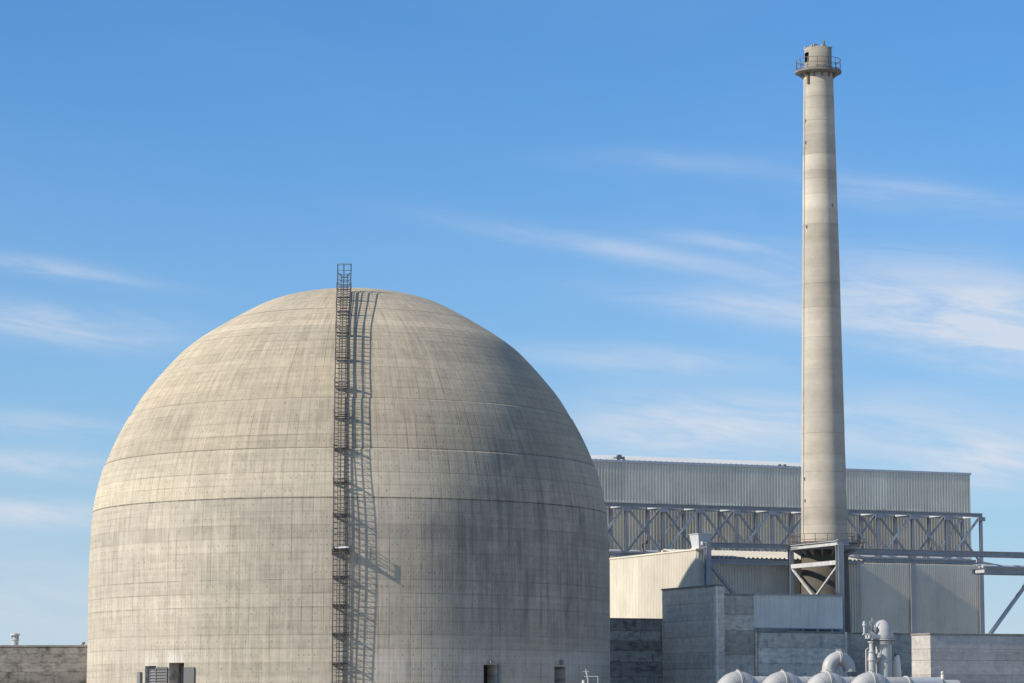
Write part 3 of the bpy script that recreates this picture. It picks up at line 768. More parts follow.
for i in range(n): lin_ += [(lu0 + i * p, 0), (lu0 + i * p + p * .4, 0), (lu0 + i * p + p * .55, .10), (lu0 + i * p + p * .85, .10)]
lin_.append((lu0 + n * p, 0)); m_ = len(lin_)
vs = []
for dz_ in (-.03, 0):
    vs += [(a, VL - .55, ZL + h + dz_) for a, h in lin_] + [(a, VL + LD, ZL + rise + h + dz_) for a, h in lin_]
fs = [(2 * m_ + i, 2 * m_ + i + 1, 3 * m_ + i + 1, 3 * m_ + i) for i in range(m_ - 1)] + [(i, m_ + i, m_ + i + 1, i + 1) for i in range(m_ - 1)] + [(i, i + 1, 2 * m_ + i + 1, 2 * m_ + i) for i in range(m_ - 1)]
mb.add(vs, fs); mb.build('roof', M['roofcream'], lean)
mb = MB(); mb.box((lu0, VL - .5, ZL - .26), (lu1 + .45, VL - .35, ZL - .035)); mb.build('gutter', M['steel'], lean)

# ------------------------------------------------------------------ chimney
SV = -1.6
su, _ = onv(824.4, 541, SV)
SB = G(su, SV, 0)
def zs(y, r=2.0): return at(824, y, SB.y - r).z
sc_ = SB.y / F / math.cos(TH)
chim = thing('chimney_stack', 'tall slender pale concrete chimney with a railed platform near its top', 'chimney', (su, SV, 0))
ypts = [(76, 15.0), (240, 18.3), (400, 20.9), (541, 23.2)]
def rad(z):
    zz = [zs(y) for y, _ in ypts]; rr = [r * sc_ for _, r in ypts]
    if z <= zz[-1]: return rr[-1] + (zz[-1] - z) * .020
    for i in range(3):
        if zz[i + 1] <= z <= zz[i]:
            k = (z - zz[i + 1]) / (zz[i] - zz[i + 1]); return rr[i + 1] + (rr[i] - rr[i + 1]) * k
    return rr[0]
edges = [709, 690, 660, 640, 620, 600, 580, 562, 541, 524, 507, 490, 471, 453, 432, 412, 390, 368, 350, 336, 322, 306, 282, 266, 250, 236, 222, 208, 192, 177, 168, 152, 146, 132, 118, 106, 94, 80, 70]
tone_by = {k: 1 + (v - 1) * 1.15 for k, v in {168: .90, 152: 1.10, 146: .93, 177: 1.12, 192: 1.12, 208: 1.10, 282: .95, 306: 1.10, 322: 1.04, 266: .93, 250: .94, 236: .95, 390: .97, 106: .97, 118: .96, 132: .95}.items()}
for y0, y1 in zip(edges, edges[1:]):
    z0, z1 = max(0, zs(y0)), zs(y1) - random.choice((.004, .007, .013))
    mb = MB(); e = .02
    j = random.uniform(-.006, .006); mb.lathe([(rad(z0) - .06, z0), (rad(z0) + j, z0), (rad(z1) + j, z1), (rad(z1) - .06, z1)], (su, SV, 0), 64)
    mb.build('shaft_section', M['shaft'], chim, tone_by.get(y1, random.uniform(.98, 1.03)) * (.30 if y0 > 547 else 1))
# cap above the platform
zc0, zc1 = zs(70), zs(43.8); rc = 13.7 * sc_
mb = MB(); n = 40
# cap wall with a real opening on its left front
hole = (R(-128), R(-108))                        # angle in grid axes
def capwall(mb, r, z0, z1, skip=None, inward=False):
    for k in range(n):
        a, b = 2 * math.pi * k / n - 1.5 * math.pi, 2 * math.pi * (k + 1) / n - 1.5 * math.pi
        mdl = (a + b) / 2
        lv = [(z0, z1)]
        if skip and skip[0] < mdl < skip[1]: lv = [(z0, skip[2]), (skip[3], z1)]
        for q0, q1 in lv:
            P = [(su + r * math.cos(x), SV + r * math.sin(x), z) for x, z in ((a, q0), (b, q0), (b, q1), (a, q1))]
            mb.add(P, [(3, 2, 1, 0) if inward else (0, 1, 2, 3)], True)
hol = (R(-197), R(-160), zs(58.5), zs(49.0))
capwall(mb, rc, zc0, zc1, hol); capwall(mb, rc - .25, zc0, zc1, hol, True)
mb.lathe([(rc, zc1), (rc - .25, zc1)], (su, SV, 0), n)
cap = welded(mb.build('cap', M['shaft'], chim, .70))
mb = MB(); mb.lathe([(rc - .3, zc0 + .05), (rc - .3, zc1 - .4)], (su, SV, 0), 24); mb.lathe([(rc - .3, zc1 - .4), (.02, zc1 - .4)], (su, SV, 0), 24); mb.build('flue_lining', M['dark'], cap)
mb = MB(); mb.lathe([(rc + .05, zc0 + .02), (rc + .05, zc0 + .75), (rc, zc0 + .78)], (su, SV, 0), 40); mb.build('base_collar', M['shaft'], cap, .72)
for k in range(11):
    a = 2 * math.pi * k / 11 + random.uniform(0, .4); h = random.uniform(.04, .18)
    mb = MB(); c = (su + (rc - .15) * math.cos(a), SV + (rc - .15) * math.sin(a)); mb.box((c[0] - .22, c[1] - .12, zc1), (c[0] + .2, c[1] + .12, zc1 + h)); mb.build('rim_block', M['shaft'], cap, .8)
mb = MB(); mb.tube([(su + .1, SV - rc + .3, zc1), (su + .1, SV - rc + .3, zc1 + .55)], .09, 6); mb.tube([(su + .1, SV - rc + .3, zc1 + .5), (su + .1, SV - rc + .3, zc1 + .9)], .015, 5); mb.build('lightning_rod', M['rust'], chim)
# ring platforms
def ring_platform(z, r_in, r_out, thick, posts, rail_h, prefix, railmat, slab_mat, brk=12):
    mb = MB(); mb.lathe([(r_in, z - thick), (r_out - .25, z - thick), (r_out, z - .16), (r_out, z), (r_in, z)], (su, SV, 0), 48); dk = mb.build(prefix, slab_mat, chim)
    for k in range(posts):
        a = 2 * math.pi * (k + .3) / posts; p = Vector((su + (r_out - .08) * math.cos(a), SV + (r_out - .08) * math.sin(a), z))
        mb = MB(); mb.tube([p, p + Vector((0, 0, rail_h))], .035, 5); mb.build('rail_post', railmat, dk)
    for h in (.1, rail_h * .52, rail_h):
        mb = MB(); mb.tube([(su + (r_out - .08) * math.cos(2 * math.pi * k / 40), SV + (r_out - .08) * math.sin(2 * math.pi * k / 40), z + h) for k in range(40)], .028, 5, closed=True); mb.build('guard_rail', railmat, dk)
    for k in range(brk):
        a = 2 * math.pi * (k + .5) / brk; dr = Vector((math.cos(a), math.sin(a), 0)); c0 = Vector((su, SV, z - thick)); tn = Vector((-dr.y, dr.x, 0)) * .07
        q = []
        for sg in (-1, 1): q += [c0 + dr * (r_in + .0) + tn * sg - Vector((0, 0, .55)), c0 + dr * r_in + tn * sg, c0 + dr * (r_out - .3) + tn * sg]
        mb = MB(); mb.add(q, [(0, 1, 2), (5, 4, 3), (0, 2, 5, 3), (0, 3, 4, 1), (1, 4, 5, 2)]); mb.build('bracket', slab_mat, dk)
    return dk
ring_platform(zs(66.8, 23.4 * sc_), rad(zs(75)) - .1, 23.4 * sc_, .26, 14, 1.05, 'upper_platform', M['rust'], M['deck'])
ring_platform(zs(545.5, 35 * sc_), rad(zs(546)) - .05, 35.5 * sc_, .30, 18, 1.12, 'lower_platform', M['rust'], M['steel'], 16)
# rungs, lamps and stubs on the shaft
for y, px in ((118, 804.6), (140, 804.9), (204, 830.5), (225, 805.6), (478, 803.8), (500, 804.2)):
    z = zs(y); r_ = rad(z); cxp = 824.4 - (541 - y) * .0134; sn = max(-.98, min(.98, (px - cxp) / (r_ / sc_))); ph = math.asin(sn)
    dr = Vector((math.sin(ph), -math.cos(ph), 0)); dg = Vector((dr.dot(UU), dr.dot(VV), 0)); p = Vector((su, SV, z)) + dg * r_
    mb = MB(); mb.box(p - Vector((.07, .07, .13)), p + Vector((.07, .07, .13))); mb.build('shaft_bracket', M['rust'], chim)
lp = []
for y in range(76, 541, 12):
    z = zs(y); r_ = rad(z) + .05; ph = math.asin(-.93); dr = Vector((math.sin(ph), -math.cos(ph), 0)); lp.append(Vector((su, SV, z)) + Vector((dr.dot(UU), dr.dot(VV), 0)) * r_)
mb = MB(); mb.tube(lp, .045, 5); mb.build('cable_conduit', M['steelpale'], chim)
# dark hanging slot under the upper platform
ph = math.asin(-.72); dr = Vector((math.sin(ph), -math.cos(ph), 0)); dg = Vector((dr.dot(UU), dr.dot(VV), 0)); p = Vector((su, SV, zs(75))) + dg * (rad(zs(75)) + .01)
mb = MB(); mb.box(p - Vector((.14, .14, .6)), p + Vector((.14, .14, .75))); mb.build('cable_box', M['rust'], chim)

# ------------------------------------------------------------------ steel frame in front of the lean-to and round the chimney foot
VF = -.9
fu0 = onv(708, 600, VF)[0]; fu1 = onv(791.3, 600, VF)[0]
frame = thing('steel_frame', 'blue-grey steel portal frame with braces round the foot of the chimney', 'steel frame', ((fu0 + fu1) / 2, VF, 0))
ZF = Z_(750, 545.8, VF); ZF2 = Z_(750, 562.5, VF)
# front column, where the side frame comes towards the camera
vf2, zf2 = onu(839.8, 560, fu1)
ZP = onu(839.8, 541.5, fu1)[1]
def col(u, v, z1, w=.46, z0=0): mb = MB(); mb.ibeam((u, v, z0), (u, v, z1), w, w, .05, up=(0, 1, 0)); return mb.build('column', M['steel'], frame)
col(fu0, VF, ZF + .22, .5); col(fu1, VF, ZF - .24, .42); col(fu1, vf2, ZP - .3, .55)
col(fu1 + 5.0, VF, ZF - .24, .42)
mb = MB(); mb.ibeam((fu0 - .25, VF, ZF), (fu1 + 5.2, VF, ZF), .42, .46, .05); mb.build('beam', M['steel'], frame)
mb = MB(); mb.ibeam((fu0 + .28, VF, ZF2), (fu1 - .24, VF, ZF2), .36, .36, .05); mb.build('beam', M['steel'], frame)
mb = MB(); mb.ibeam((fu1 - .25, vf2, ZP - .06), (fu1 + .95, vf2, ZP - .06), .5, .48, .05); mb.build('beam', M['steel'], frame)
mb = MB(); mb.ibeam((fu1, VF - .26, ZF - .10), (fu1, vf2 + .3, ZF - .10), .4, .42, .05); mb.build('beam', M['steelpale'], frame)
zlo = onu(815, 564.5, fu1)[1]
mb = MB(); mb.bar((fu1, VF - .26, zlo), (fu1, vf2 + .3, zlo), .30, .38); mb.build('beam', M['steelpale'], frame)
vm, zm = onu(814.5, 598, fu1)
for v, px in ((VF - .3, 795), (vf2 + .35, 838)):
    mb = MB(); mb.bar((fu1, v, zlo - .24), (fu1, vm, zm), .15, .17, (1, 0, 0)); mb.build('diagonal_brace', M['steelpale'], frame)
ubr, zbr = onv(735, 596, VF)
mb = MB(); mb.bar((fu0 + .2, VF, ZF2 - .2), (ubr, VF, zbr), .26, .26, (0, 1, 0)); mb.build('diagonal_brace', M['steel'], frame)
mb = MB(); mb.box((fu1 + .25, VF - .3, ZF - .04), (fu1 + 3.0, vf2 + .3, ZF + .03)); mb.build('floor_grating', M['louvre'], frame)
for k in range(4):
    v = VF + (vf2 - VF) * (k + .6) / 4.6
    mb = MB(); mb.bar((fu1 + .2, v, ZF - .2), (fu1 + 3.0, v, ZF - .2), .14, .24); mb.build('floor_joist', M['steel'], frame)
mb = MB(); mb.box((fu0 - .45, VF + .1, ZF + .0), (fu0 - .27, VF + .5, ZF + .3)); mb.build('end_plate', M['steelpale'], frame)

# ------------------------------------------------------------------ pipe bridge running off to the right
VP = 1.6
bu0 = onv(846, 552, VP)[0]; bu1 = onv(1130, 552, VP)[0]; ZP1 = Z_(930, 552.4, VP); bu2 = onv(984.5, 570, VP)[0]; ZP2 = Z_(1005, 571.3, VP)
bridge = thing('pipe_bridge', 'blue-grey steel pipe bridge leaving the frame to the right above the end wall', 'pipe bridge', (bu2, VP, 0))
for v in (VP, VP + 2.2):
    mb = MB(); mb.ibeam((bu0, v, ZP1), (bu1, v, ZP1), .4, .44, .05); mb.build('upper_beam', M['steel'], bridge)
    mb = MB(); mb.ibeam((bu2, v, ZP2), (bu1, v, ZP2), .42, .52, .05); mb.build('lower_beam', M['steel'], bridge)
u = bu2 + .3; k = 0
while u < bu1 - 1:
    for z, h in ((ZP2, .3), (ZP1, .25)):
        mb = MB(); mb.bar((u, VP + .22, z), (u, VP + 1.98, z), .2, h); mb.build('cross_beam', M['steelpale'], bridge)
    if k != 1:
        mb = MB(); mb.ibeam((u, VP, ZP2 + .27), (u, VP, ZP1 - .23), .25, .25, .03, up=(0, 1, 0)) if k in (0, 3, 6) else mb.bar((u, VP + 2.2, ZP2 + .27), (u, VP + 2.2, ZP1 - .23), .18, .18)
        if k in (3, 6): mb.build('post', M['steel'], bridge)
    u += 2.0; k += 1
mb = MB(); mb.bar((bu2 - .2, VP + 1.1, ZP1 - .7), (bu2 + 4.2, VP + 1.1, ZP2 + .3), .18, .2); mb.build('diagonal_brace', M['steel'], bridge)
for dv, r_ in ((.7, .18), (1.3, .13)):
    mb = MB(); mb.tube([(bu2 + .2, VP + dv, ZP2 + .28 + r_), (bu1, VP + dv, ZP2 + .28 + r_)], r_, 8); mb.build('pipe', M['galv'], bridge)
lu_a, lz_a = onv(986, 640, VP + .4); lu_b, lz_b = onv(1032, 576, VP + .4)
k = lz_a / (lz_b - lz_a); mb = MB(); mb.bar((lu_a - (lu_b - lu_a) * k, VP + .4, 0), (lu_b, VP + .4, lz_b), .30, .32, (0, 1, 0)); mb.build('raking_leg', M['steel'], bridge)
# tower column that carries the bridge next to the annex
mb = MB(); mb.ibeam((bu2 + .1, VP + .5, 0), (bu2 + .1, VP + .5, ZP2 - .28), .3, .3, .04, up=(0, 1, 0))
for px, ob in ((981.5, None),):
    pass

# ------------------------------------------------------------------ concrete walls in the foreground
def lifts_by(pxs, ys, v): return [Z_(pxs, y, v) for y in ys]
# tall wall running back beside the dome
VA0 = -14.0
ca0 = onv(716.3, 600, VA0)[0]; ca1 = onv(724.3, 600, VA0)[0]; vback, _ = onu(662, 600, ca0)
tallw = concrete_wall('tall_concrete_wall', 'tall grey concrete wall with level joints to the right of the dome', ca0, ca1, VA0, vback, Z_(720, 584.3, VA0),
              lifts_by(717, (683, 668, 652, 636, 619, 602), VA0), 'wallpale', .16, .05, [.96, 1.02, .98, 1.04, 1.0, 1.06, 1.04])
mb = MB(); mb.cbox((ca0 - .05, VA0 - .05, 0), (ca0 + .14, VA0 + .35, Z_(720, 584.3, VA0) - .17), .02); mb.build('sun_tinted_strip', M['wallpale'], tallw, 1.25)  # paler concrete tone stands in for sun on this corner
# dark wall between dome and the tall wall
VB_ = vback + .3
cb0 = onv(590, 640, VB_)[0]; cb1 = onv(666, 640, VB_)[0]
concrete_wall('dark_stained_wall', 'dark stained concrete wall filling the gap between dome and tall wall', cb0, cb1, VB_, VB_ + 1.2, Z_(640, 618.3, VB_),
              lifts_by(640, (677, 662, 651, 641, 631), VB_), 'walldark', .14, .05, [1.0, .80, 1.12, .78, 1.12, .88])
mb = MB()
# long low wall: stepped upper block, sheet parapet, lower wall
VD = -13.2
d0 = ca1 + .02; d1 = onv(755.5, 610, VD)[0]
concrete_wall('stepped_block', 'grey concrete block with dark stains just right of the tall wall', d0, d1, VD + .3, VD + 2.6, Z_(740, 593.7, VD + .3),
              lifts_by(740, (680, 655, 630.6, 615), VD + .3), 'wall', .14, .05, [.95, 1.0, .9, 1.15, .85])
e0 = onv(758.5, 650, VD)[0]; e1 = onv(844.5, 650, VD)[0]
lowA = concrete_wall('low_concrete_wall', 'long low grey board-marked wall below the pale sheet parapet', e0, e1, VD, VD + .9, Z_(800, 631.2, VD), lifts_by(800, (683, 664, 648), VD), 'wall', .16, .05, [1.25, 1.2, 1.28, 1.18])
mb = MB(); mb.cbox((d1 + .03, VD + .1, 0), (e0 - .03, VD + .8, Z_(757, 631, VD)), .03); mb.build('pilaster', M['wall'], lowA, 1.1)
mb = MB(); mb.cbox((e1 + .01, VD - .12, 0), (e1 + .22, VD + .5, Z_(845, 632, VD)), .03); mb.build('end_pilaster', M['wallpale'], lowA, 1.1)
# sheet parapet on the low wall
par = thing('sheet_parapet', 'pale blue-grey ribbed sheet parapet standing on the low concrete wall', 'parapet', ((d1 + e1) / 2, VD + .45, Z_(800, 631.2, VD)))
p0 = d1 + .04; p1 = onv(842.5, 610, VD + .4)[0]; zp0 = Z_(800, 628.0, VD + .4); zp1 = Z_(800, 594.2, VD + .4)
par['base_'] = [(d1 + e1) / 2, VD + .45, Z_(800, 631.2, VD)]
n = 5
for i in range(n):
    a, b = p0 + (p1 - p0) * i / n, p0 + (p1 - p0) * (i + 1) / n
    mb = MB(); mb.ribbed(a, b, zp0, zp1 - .1, VD + .4, .42, .055); mb.build('sheet_panel', M['panel'], par, random.uniform(.97, 1.03))
mb = MB(); mb.box((p0, VD + .42, zp0), (p1, VD + .55, zp1 - .1)); mb.build('backing', M['panel'], par)
mb = MB(); mb.box((p0 - .02, VD + .26, zp1 - .12), (p1 + .06, VD + .62, zp1)); mb.build('capping', M['galv'], par, .7)
mb = MB(); mb.box((p0, VD + .3, zp0 - .08), (p1, VD + .6, zp0 - .003)); mb.build('sill_rail', M['steel'], par)
for k in range(6):
    u = p0 + (p1 - p0) * (k + .3) / 6
    mb = MB(); mb.box((u - .08, VD + .4, Z_(800, 631.2, VD) + .002), (u + .08, VD + .56, zp0 - .083)); mb.build('foot', M['steel'], par)
# recessed wall behind the relief pipe
VE = VD + 1.6
f0 = onv(846, 650, VE)[0]; f1 = onv(912, 650, VE)[0]
concrete_wall('recessed_wall', 'brown-stained recessed concrete wall behind the upright relief pipe', f0, f1, VE, VE + .8, Z_(870, 632.5, VE), lifts_by(870, (683, 668, 652), VE), 'wall', .14, .05, [.9, .8, .85, .9])
# right end wall with the sunlit left return
VQ = -31.0
q0 = onv(930.4, 650, VQ)[0]; q1 = onv(1120, 650, VQ)[0]; vq2, _ = onu(911.6, 650, q0)
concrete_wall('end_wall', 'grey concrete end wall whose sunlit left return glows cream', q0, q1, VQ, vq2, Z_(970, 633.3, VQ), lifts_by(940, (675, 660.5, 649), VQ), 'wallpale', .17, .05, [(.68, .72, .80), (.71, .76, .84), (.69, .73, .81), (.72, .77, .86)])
# left low wall
YW = 247.0
cw = at(44, 645, YW)
lw = thing('left_concrete_wall', 'dark weathered board-marked concrete wall at the left edge beside the dome', 'concrete wall', (cw.x, cw.y, 0), grid=False)
x0, x1 = at(-420, 660, YW).x, at(99, 660, YW).x; zt = at(44, 645, YW).z
zz = [0.0] + [at(44, y, YW).z for y in (683, 672, 663, 654)] + [zt - .16]
for a, b in zip(zz, zz[1:]):
    mb = MB(); j = random.uniform(-.01, .01); mb.cbox((x0, YW + j, a + .004), (x1, YW + 1.2, b - .004), .02); mb.build('concrete_lift', M['walldark'], lw, random.uniform(.48, .60))
mb = MB(); mb.cbox((x0, YW - .07, zt - .16), (x1 + .04, YW + 1.25, zt), .02); mb.build('coping', M['coping'], lw)
# vent stub standing on it
c = at(15, 640, YW + .5); vt = thing('roof_vent_stub', 'small pale vent with flat hood on top of the left wall', 'vent', (c.x, YW + .5, zt), grid=False)
mb = MB(); mb.lathe([(.30, zt), (.30, zt + .38), (.36, zt + .38), (.36, zt + .5), (.28, zt + .5)], (c.x, YW + .5, 0), 16, cap1=True); mb.build('base', M['galv'], vt)
for a in (0, 1, 2, 3):
    mb = MB(); p = Vector((c.x + .26 * math.cos(a * 1.57 + .4), YW + .5 + .26 * math.sin(a * 1.57 + .4), zt + .5)); mb.bar(p, p + Vector((0, 0, .32)), .1, .1); mb.build('leg', M['steel'], vt)
mb = MB(); mb.lathe([(.22, zt + .5), (.22, zt + .8)], (c.x, YW + .5, 0), 12); mb.build('throat', M['pipe2'], vt)
mb = MB(); mb.lathe([(.02, zt + .80), (.42, zt + .80), (.42, zt + .95), (.02, zt + 1.0)], (c.x, YW + .5, 0), 16); mb.build('hood', M['galv'], vt)
c = at(83.5, 643, YW + .4); fl = thing('flood_lamp', 'tiny rusty lamp on the right end of the left wall', 'lamp', (c.x, YW + .4, zt), grid=False)
mb = MB(); mb.lathe([(.05, zt), (.05, zt + .08)], (c.x, YW + .4, 0), 8); mb.bar((c.x - .2, YW + .4, zt + .03), (c.x - .1, YW + .4, zt + .06), .1, .06); mb.build('foot', M['rust'], fl)
mb = MB(); mb.lathe([(.02, zt + .08), (.12, zt + .09), (.14, zt + .2), (.1, zt + .25), (.02, zt + .26)], (c.x, YW + .4, 0), 10); mb.build('housing', M['rust'], fl)

# ------------------------------------------------------------------ pipework in front
VPI = -40.0
def arch_pts(u, v, zc, r, n=20, legs=3.0):
    pts = [(u - r, v, max(0.0, zc - legs))]
    pts += [(u - r * math.cos(math.pi * i / n), v, zc + r * math.sin(math.pi * i / n)) for i in range(n + 1)]
    pts.append((u + r, v, max(0.0, zc - legs))); return pts
def flange(mb, p, axis, r, th, n=20):
    p = Vector(p); axis = Vector(axis).normalized(); mb.tube([p - axis * th / 2, p + axis * th / 2], r, n)
grp = 'row of thick grey pipe bends along the bottom edge'
pcs = [(738.0, 671.2, 'leftmost of the four thick grey pipe bends, in front of the tall wall'), (782.5, 671.0, 'second thick grey pipe bend from the left, before the low wall'),
       (827.0, 671.0, 'thick grey pipe bend just below the slimmer gooseneck pipe'), (870.5, 671.2, 'rightmost thick grey pipe bend, at the foot of the relief pipe')]
proto = None
for px, y, lab in pcs:
    u, zt_ = onv(px, y, VPI)
    if proto is None:
        pr_, rr_ = .86, 1.18
        zc = zt_ - pr_ - rr_
        proto = thing('pipe_bend', lab, 'pipe', (u, VPI, 0), group=grp)
        mb = MB(); mb.tube(arch_pts(u, VPI, zc, rr_, 28, 9), pr_, 28, caps=False); mb.build('pipe_body', M['pipe'], proto)
        mb = MB(); flange(mb, (u - .08, VPI, zc + rr_), (1, 0, 0), pr_ + .055, .07, 28); mb.build('seam_flange', M['pipe2'], proto)
        mb = MB(); flange(mb, (u + .03, VPI, zc + rr_), (1, 0, 0), pr_ + .04, .05, 28); mb.build('seam_flange', M['pipe2'], proto)
        for an in (30, 62, 122, 152):
            a_ = R(an); mb = MB(); flange(mb, (u - rr_ * math.cos(a_), VPI, zc + rr_ * math.sin(a_)), (math.sin(a_), 0, math.cos(a_)), pr_ + .016, .05, 28); mb.build('weld_seam', M['pipe'], proto, .82)
        mb = MB(); mb.box((u - .1, VPI - .1, zt_ + .03), (u + .04, VPI + .05, zt_ + .16)); mb.build('lifting_lug', M['pipe2'], proto)
        mb = MB(); mb.box((u - .08, VPI - .35, zt_ - .03), (u - .02, VPI - .25, zt_ + .1)); mb.build('lifting_lug', M['pipe2'], proto)
        P0 = u
    else:
        c = proto.copy(); COL.objects.link(c); c.location = G(u, VPI, 0); c['label'] = lab; c['group'] = grp
        for ch in list(proto.children):
            q = ch.copy(); COL.objects.link(q); q.parent = c
# header pipe behind them
VHd = VPI + 4.0
h0 = onv(745, 680, VHd)[0]; h1 = onv(957, 680, VHd)[0]; zh = Z_(850, 676.8, VHd)
hd = thing('header_pipe', 'long level grey pipe behind the row of pipe bends', 'pipe', ((h0 + h1) / 2, VHd, 0))
ha = onv(905, 680, VHd)[0]
mb = MB(); mb.tube([(h0, VHd, zh - .7), (ha, VHd, zh - .7)], .7, 24); mb.build('pipe_body', M['pipe'], hd)
mb = MB(); mb.tube([(ha + .15, VHd, zh - .66), (onv(938, 680, VHd)[0], VHd, zh - .66)], .66, 24); mb.build('pipe_body', M['galv'], hd)
mb = MB(); mb.tube([(onv(939, 680, VHd)[0], VHd, zh - .85), (h1, VHd, zh - .85)], .66, 24); mb.build('pipe_body', M['pipe'], hd)
mb = MB(); flange(mb, (ha + .07, VHd, zh - .7), (1, 0, 0), .8, .12, 24); mb.build('flange', M['pipe2'], hd)
for px in (760, 805, 850, 938.5):
    u = onv(px, 680, VHd)[0]; mb = MB(); flange(mb, (u, VHd, zh - .7), (1, 0, 0), .72, .06, 24); mb.build('weld_seam', M['pipe'], hd)
    mb = MB(); mb.box((u - .25, VHd - .5, 0), (u + .25, VHd + .5, zh - 1.3)); mb.build('saddle', M['steel'], hd)
mb = MB(); u = onv(942.5, 675, VHd)[0]; mb.tube([(u, VHd, zh - .3), (u, VHd, zh + .2)], .14, 8); mb.tube([(u, VHd, zh + .18), (u - .1, VHd - .1, zh + .42)], .10, 8); mb.build('drain_cock', M['beige'], hd)
# slimmer gooseneck pipe
VG = VPI + 6.5
gu, gz = onv(838.5, 651.6, VG)
gk = thing('gooseneck_pipe', 'grey gooseneck pipe with a flanged crown rising behind the pipe bends', 'pipe', (gu, VG, 0))
gp, gr = .52, .93; gc = gz - gp - gr
pts = [(gu - gr, VG, 0)] + [(gu - gr * math.cos(math.pi * i / 28), VG, gc + gr * math.sin(math.pi * i / 28)) for i in range(29)] + [(gu + gr, VG, gc - .10)]
mb = MB(); mb.tube(pts, gp, 28, caps=False); mb.build('pipe_body', M['pipe'], gk)
mb = MB(); mb.tube([(gu + gr, VG, gc + .3), (gu + gr, VG, gc - .08)], gp - .06, 24); mb.build('dark_mouth', M['dark'], gk)
for du_ in (-.07, .07):
    mb = MB(); flange(mb, (gu + du_, VG, gc + gr), (1, 0, 0), gp + .09, .06, 28); mb.build('crown_flange', M['pipe2'], gk)
mb = MB(); flange(mb, (gu - gr, VG, gc - .12), (0, 0, 1), gp + .1, .09, 28); mb.build('leg_flange', M['pipe2'], gk)
mb = MB(); flange(mb, (gu + gr, VG, gc - .10), (0, 0, 1), gp + .07, .07, 28); mb.build('mouth_flange', M['pipe'], gk)
for du_ in (-.18, .02, .16):
    mb = MB(); mb.tube([(gu + du_, VG - .1, gz + .05), (gu + du_, VG - .1, gz + .22)], .035, 6); mb.build('bolt', M['pipe2'], gk)
mb = MB(); mb.tube([(gu + .05, VG - .3, gc - .4), (gu + .05, VG - .3, gc + .25)], .09, 8); mb.tube([(gu - .12, VG - .3, gc - .05), (gu + .22, VG - .3, gc - .05)], .07, 8); mb.tube([(gu + .05, VG - .3, 0), (gu + .05, VG - .3, gc - .35)], .13, 8); mb.build('valve_stem', M['pipe2'], gk)
# upright relief pipe with rounded head
VX = VPI + 7.5
xu, xz = onv(883.2, 636, VX); xt = Z_(884, 619.8, VX)
rp = thing('relief_pipe', 'upright pale pipe with a big rounded head before the recessed wall', 'pipe', (xu, VX, 0))
k_ = (G(xu, VX).y) / F
hr = 10.8 * k_
mb = MB(); mb.tube([(xu + .02, VX, 0), (xu + .02, VX, xz - .1)], 8.0 * k_, 24); mb.build('pipe_body', M['pipe2'], rp)
mb = MB(); zc = Z_(884, 637, VX)
hp = [(hr * .96, zc - .12), (hr, zc)] + [(hr * math.cos(t * math.pi / 2 / 10), zc + (xt - zc) * math.sin(t * math.pi / 2 / 10)) for t in range(1, 10)] + [(.01, xt)]
mb.lathe(hp, (xu - .05, VX, 0), 32); head = welded(mb.build('rounded_head', M['pipe'], rp))
for zz_, rr_, th_ in ((zc - .2, hr + .07, .10), (zc - .42, hr + .02, .08), (zc - .55, hr + .02, .07), (Z_(884, 661, VX), 8.9 * k_, .08)):
    mb = MB(); flange(mb, (xu, VX, zz_), (0, 0, 1), rr_, th_, 28); mb.build('flange', M['pipe'], rp)
for k in range(10):
    a = 2 * math.pi * k / 10; mb = MB(); p = Vector((xu + (hr + .0) * math.cos(a), VX + (hr + .0) * math.sin(a), zc - .62)); mb.tube([p, p + Vector((0, 0, .5))], .035, 5); mb.build('bolt', M['rust'], rp)
mb = MB(); p = Vector((xu + hr, VX, zc)); mb.tube([p + Vector((-.1, 0, .6)), p + Vector((.12, 0, .62)), p + Vector((.05, 0, .85))], .05, 6); mb.build('vent_cock', M['pipe2'], rp)
# platform bracket and valve cluster left of it
vs_ = thing('safety_valve', 'knobbly pale safety valve with thin stems left of the relief pipe', 'valve', (onv(871.5, 660, VX)[0], VX - .3, 0))
vu = onv(871.5, 660, VX - .3)[0]; V3 = VX - .3
zz_ = lambda y: Z_(872, y, V3)
mb = MB(); mb.lathe([(.24, 0), (.24, zz_(676)), (.30, zz_(674)), (.30, zz_(662)), (.36, zz_(660)), (.30, zz_(655)), (.22, zz_(651)), (.17, zz_(648)), (.17, zz_(642))], (vu, V3, 0), 16, cap1=True); mb.build('valve_body', M['pipe2'], vs_)
mb = MB(); mb.lathe([(.32, zz_(652.5)), (.32, zz_(651.3))], (vu, V3, 0), 16, cap0=True, cap1=True); mb.lathe([(.28, zz_(642.6)), (.28, zz_(641.4))], (vu, V3, 0), 16, cap0=True, cap1=True); mb.build('flange', M['pipe2'], vs_)
mb = MB(); mb.tube([(vu + .15, V3, zz_(663)), (vu + .55, V3, zz_(659)), (vu + .85, V3, zz_(655)), (vu + .85, V3, zz_(640))], [.2, .2, .2, .14], 12); mb.build('side_outlet', M['pipe2'], vs_)
mb = MB(); mb.lathe([(.05, zz_(659)), (.30, zz_(657.5)), (.30, zz_(654)), (.05, zz_(652.5))], (vu + .62, V3 - .1, 0), 14); mb.build('outlet_flange', M['pipe2'], vs_)
mb = MB(); mb.box((vu - .35, V3 - .35, zz_(638.5)), (vu + .95, V3 + .35, zz_(634.8))); mb.box((vu - .4, V3 - .2, zz_(634.8)), (vu + .35, V3 + .2, zz_(633.2))); mb.build('bonnet_bracket', M['steelpale'], vs_)
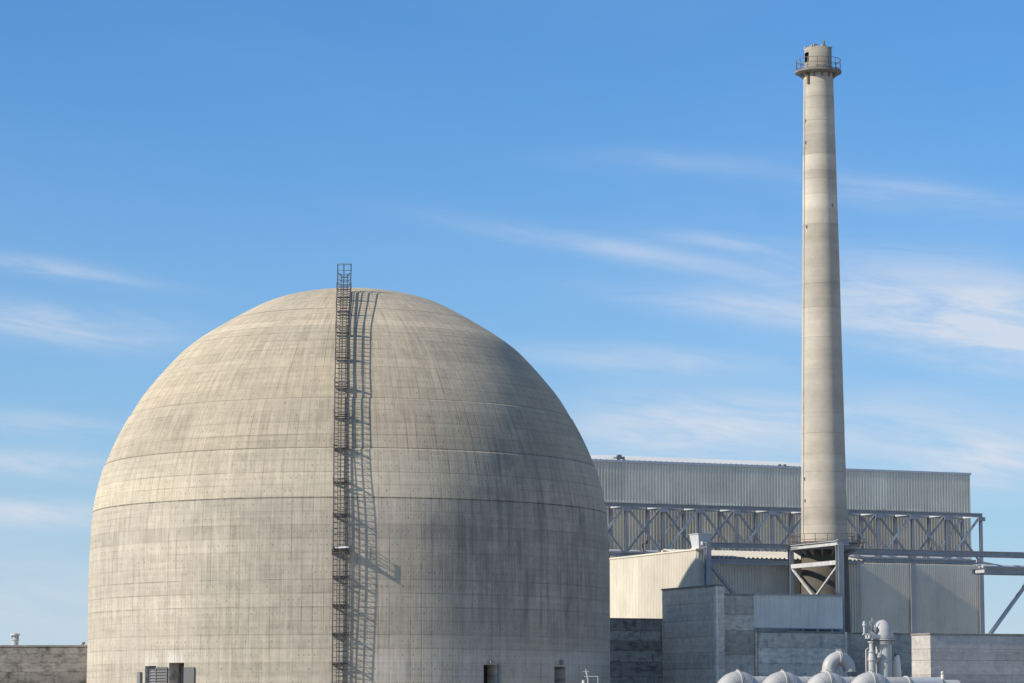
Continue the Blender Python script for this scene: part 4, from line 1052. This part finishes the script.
mb = MB(); mb.lathe([(.05, zz_(633)), (.22, zz_(632.5)), (.26, zz_(629.5)), (.2, zz_(627.5)), (.05, zz_(627))], (vu + .42, V3, 0), 14); mb.build('actuator', M['louvre'], vs_)
for du_, top, r_ in ((-.12, 621, .035), (.08, 617.5, .03), (.24, 618.5, .03), (.40, 620, .03), (-.02, 624, .05)):
    mb = MB(); mb.tube([(vu + du_, V3 - .05, zz_(634)), (vu + du_, V3 - .05, zz_(top))], r_, 6); mb.build('stem', M['pipe2'], vs_)
mb = MB(); mb.tube([(vu - .2, V3 - .05, zz_(623.5)), (vu + .45, V3 - .05, zz_(621.5))], .03, 5); mb.tube([(vu - .2, V3 - .05, zz_(628)), (vu + .3, V3 - .05, zz_(628))], .03, 5); mb.build('stem_tie', M['pipe2'], vs_)
mb = MB(); mb.lathe([(.03, zz_(626.4)), (.16, zz_(626)), (.16, zz_(624.6)), (.10, zz_(623.5)), (.12, zz_(622.2)), (.03, zz_(621))], (vu - .62, V3, 0), 12); mb.tube([(vu - .62, V3, zz_(633.5)), (vu - .62, V3, zz_(626))], .09, 6); mb.box((vu - .75, V3 - .1, zz_(634.8)), (vu - .38, V3 + .1, zz_(633.5))); mb.build('gauge', M['galv'], vs_)
mb = MB(); mb.tube([(vu - .50, V3, 0), (vu - .50, V3, zz_(650)), (vu - .25, V3, zz_(648))], .05, 6); mb.build('impulse_line', M['pipe2'], vs_)
# short rusty standpipe to the right of the relief pipe
sp_u = onv(897.5, 660, VX + .5)[0]
stp = thing('standpipe', 'short beige stained standpipe right of the relief pipe', 'pipe', (sp_u, VX + .5, 0))
mb = MB(); z5 = lambda y: Z_(897, y, VX + .5); mb.lathe([(.34, 0), (.34, z5(672)), (.27, z5(662)), (.20, z5(657)), (.16, z5(655))], (sp_u - .05, VX + .5, 0), 16, cap1=True); mb.build('pipe_body', M['beige'], stp)
mb = MB(); mb.tube([(sp_u - .25, VX + .5, z5(655)), (sp_u + .1, VX + .5, z5(655.5))], .13, 8); mb.build('pipe_cap', M['rust'], stp)
# thin white pipe and valve group by the dome's foot on the right
cx = at(586, 672, 226.0)
tv = thing('hydrant_pipes', 'small cluster of white pipes and a valve before the shaded dome foot', 'pipe', (cx.x, 226.0, 0), grid=False)
def tp(px, y): return at(px, y, 226.0)
def foot(px): p = tp(px, 675); p.z = 0; return p
mb = MB(); mb.tube([foot(588), tp(588, 680), tp(586.5, 672)], .05, 8); mb.build('riser', M['pipe2'], tv)
mb = MB(); mb.tube([tp(583, 671.5), tp(589, 671.5)], .03, 6); mb.tube([tp(586, 669), tp(586, 674)], .035, 6); mb.build('hand_wheel', M['pipe2'], tv)
mb = MB(); mb.tube([tp(584, 676.5), tp(598, 676.5)], .03, 6); mb.tube([tp(598, 676.5), foot(598)], .03, 6); mb.build('branch_pipe', M['pipe2'], tv)
mb = MB(); mb.tube([foot(583.5), tp(583.5, 681), tp(583.5, 680)], [.12, .12, .05], 8); mb.build('valve_cap', M['pipe2'], tv)

for o in list(bpy.data.objects):
    if 'base_' in o: del o['base_']
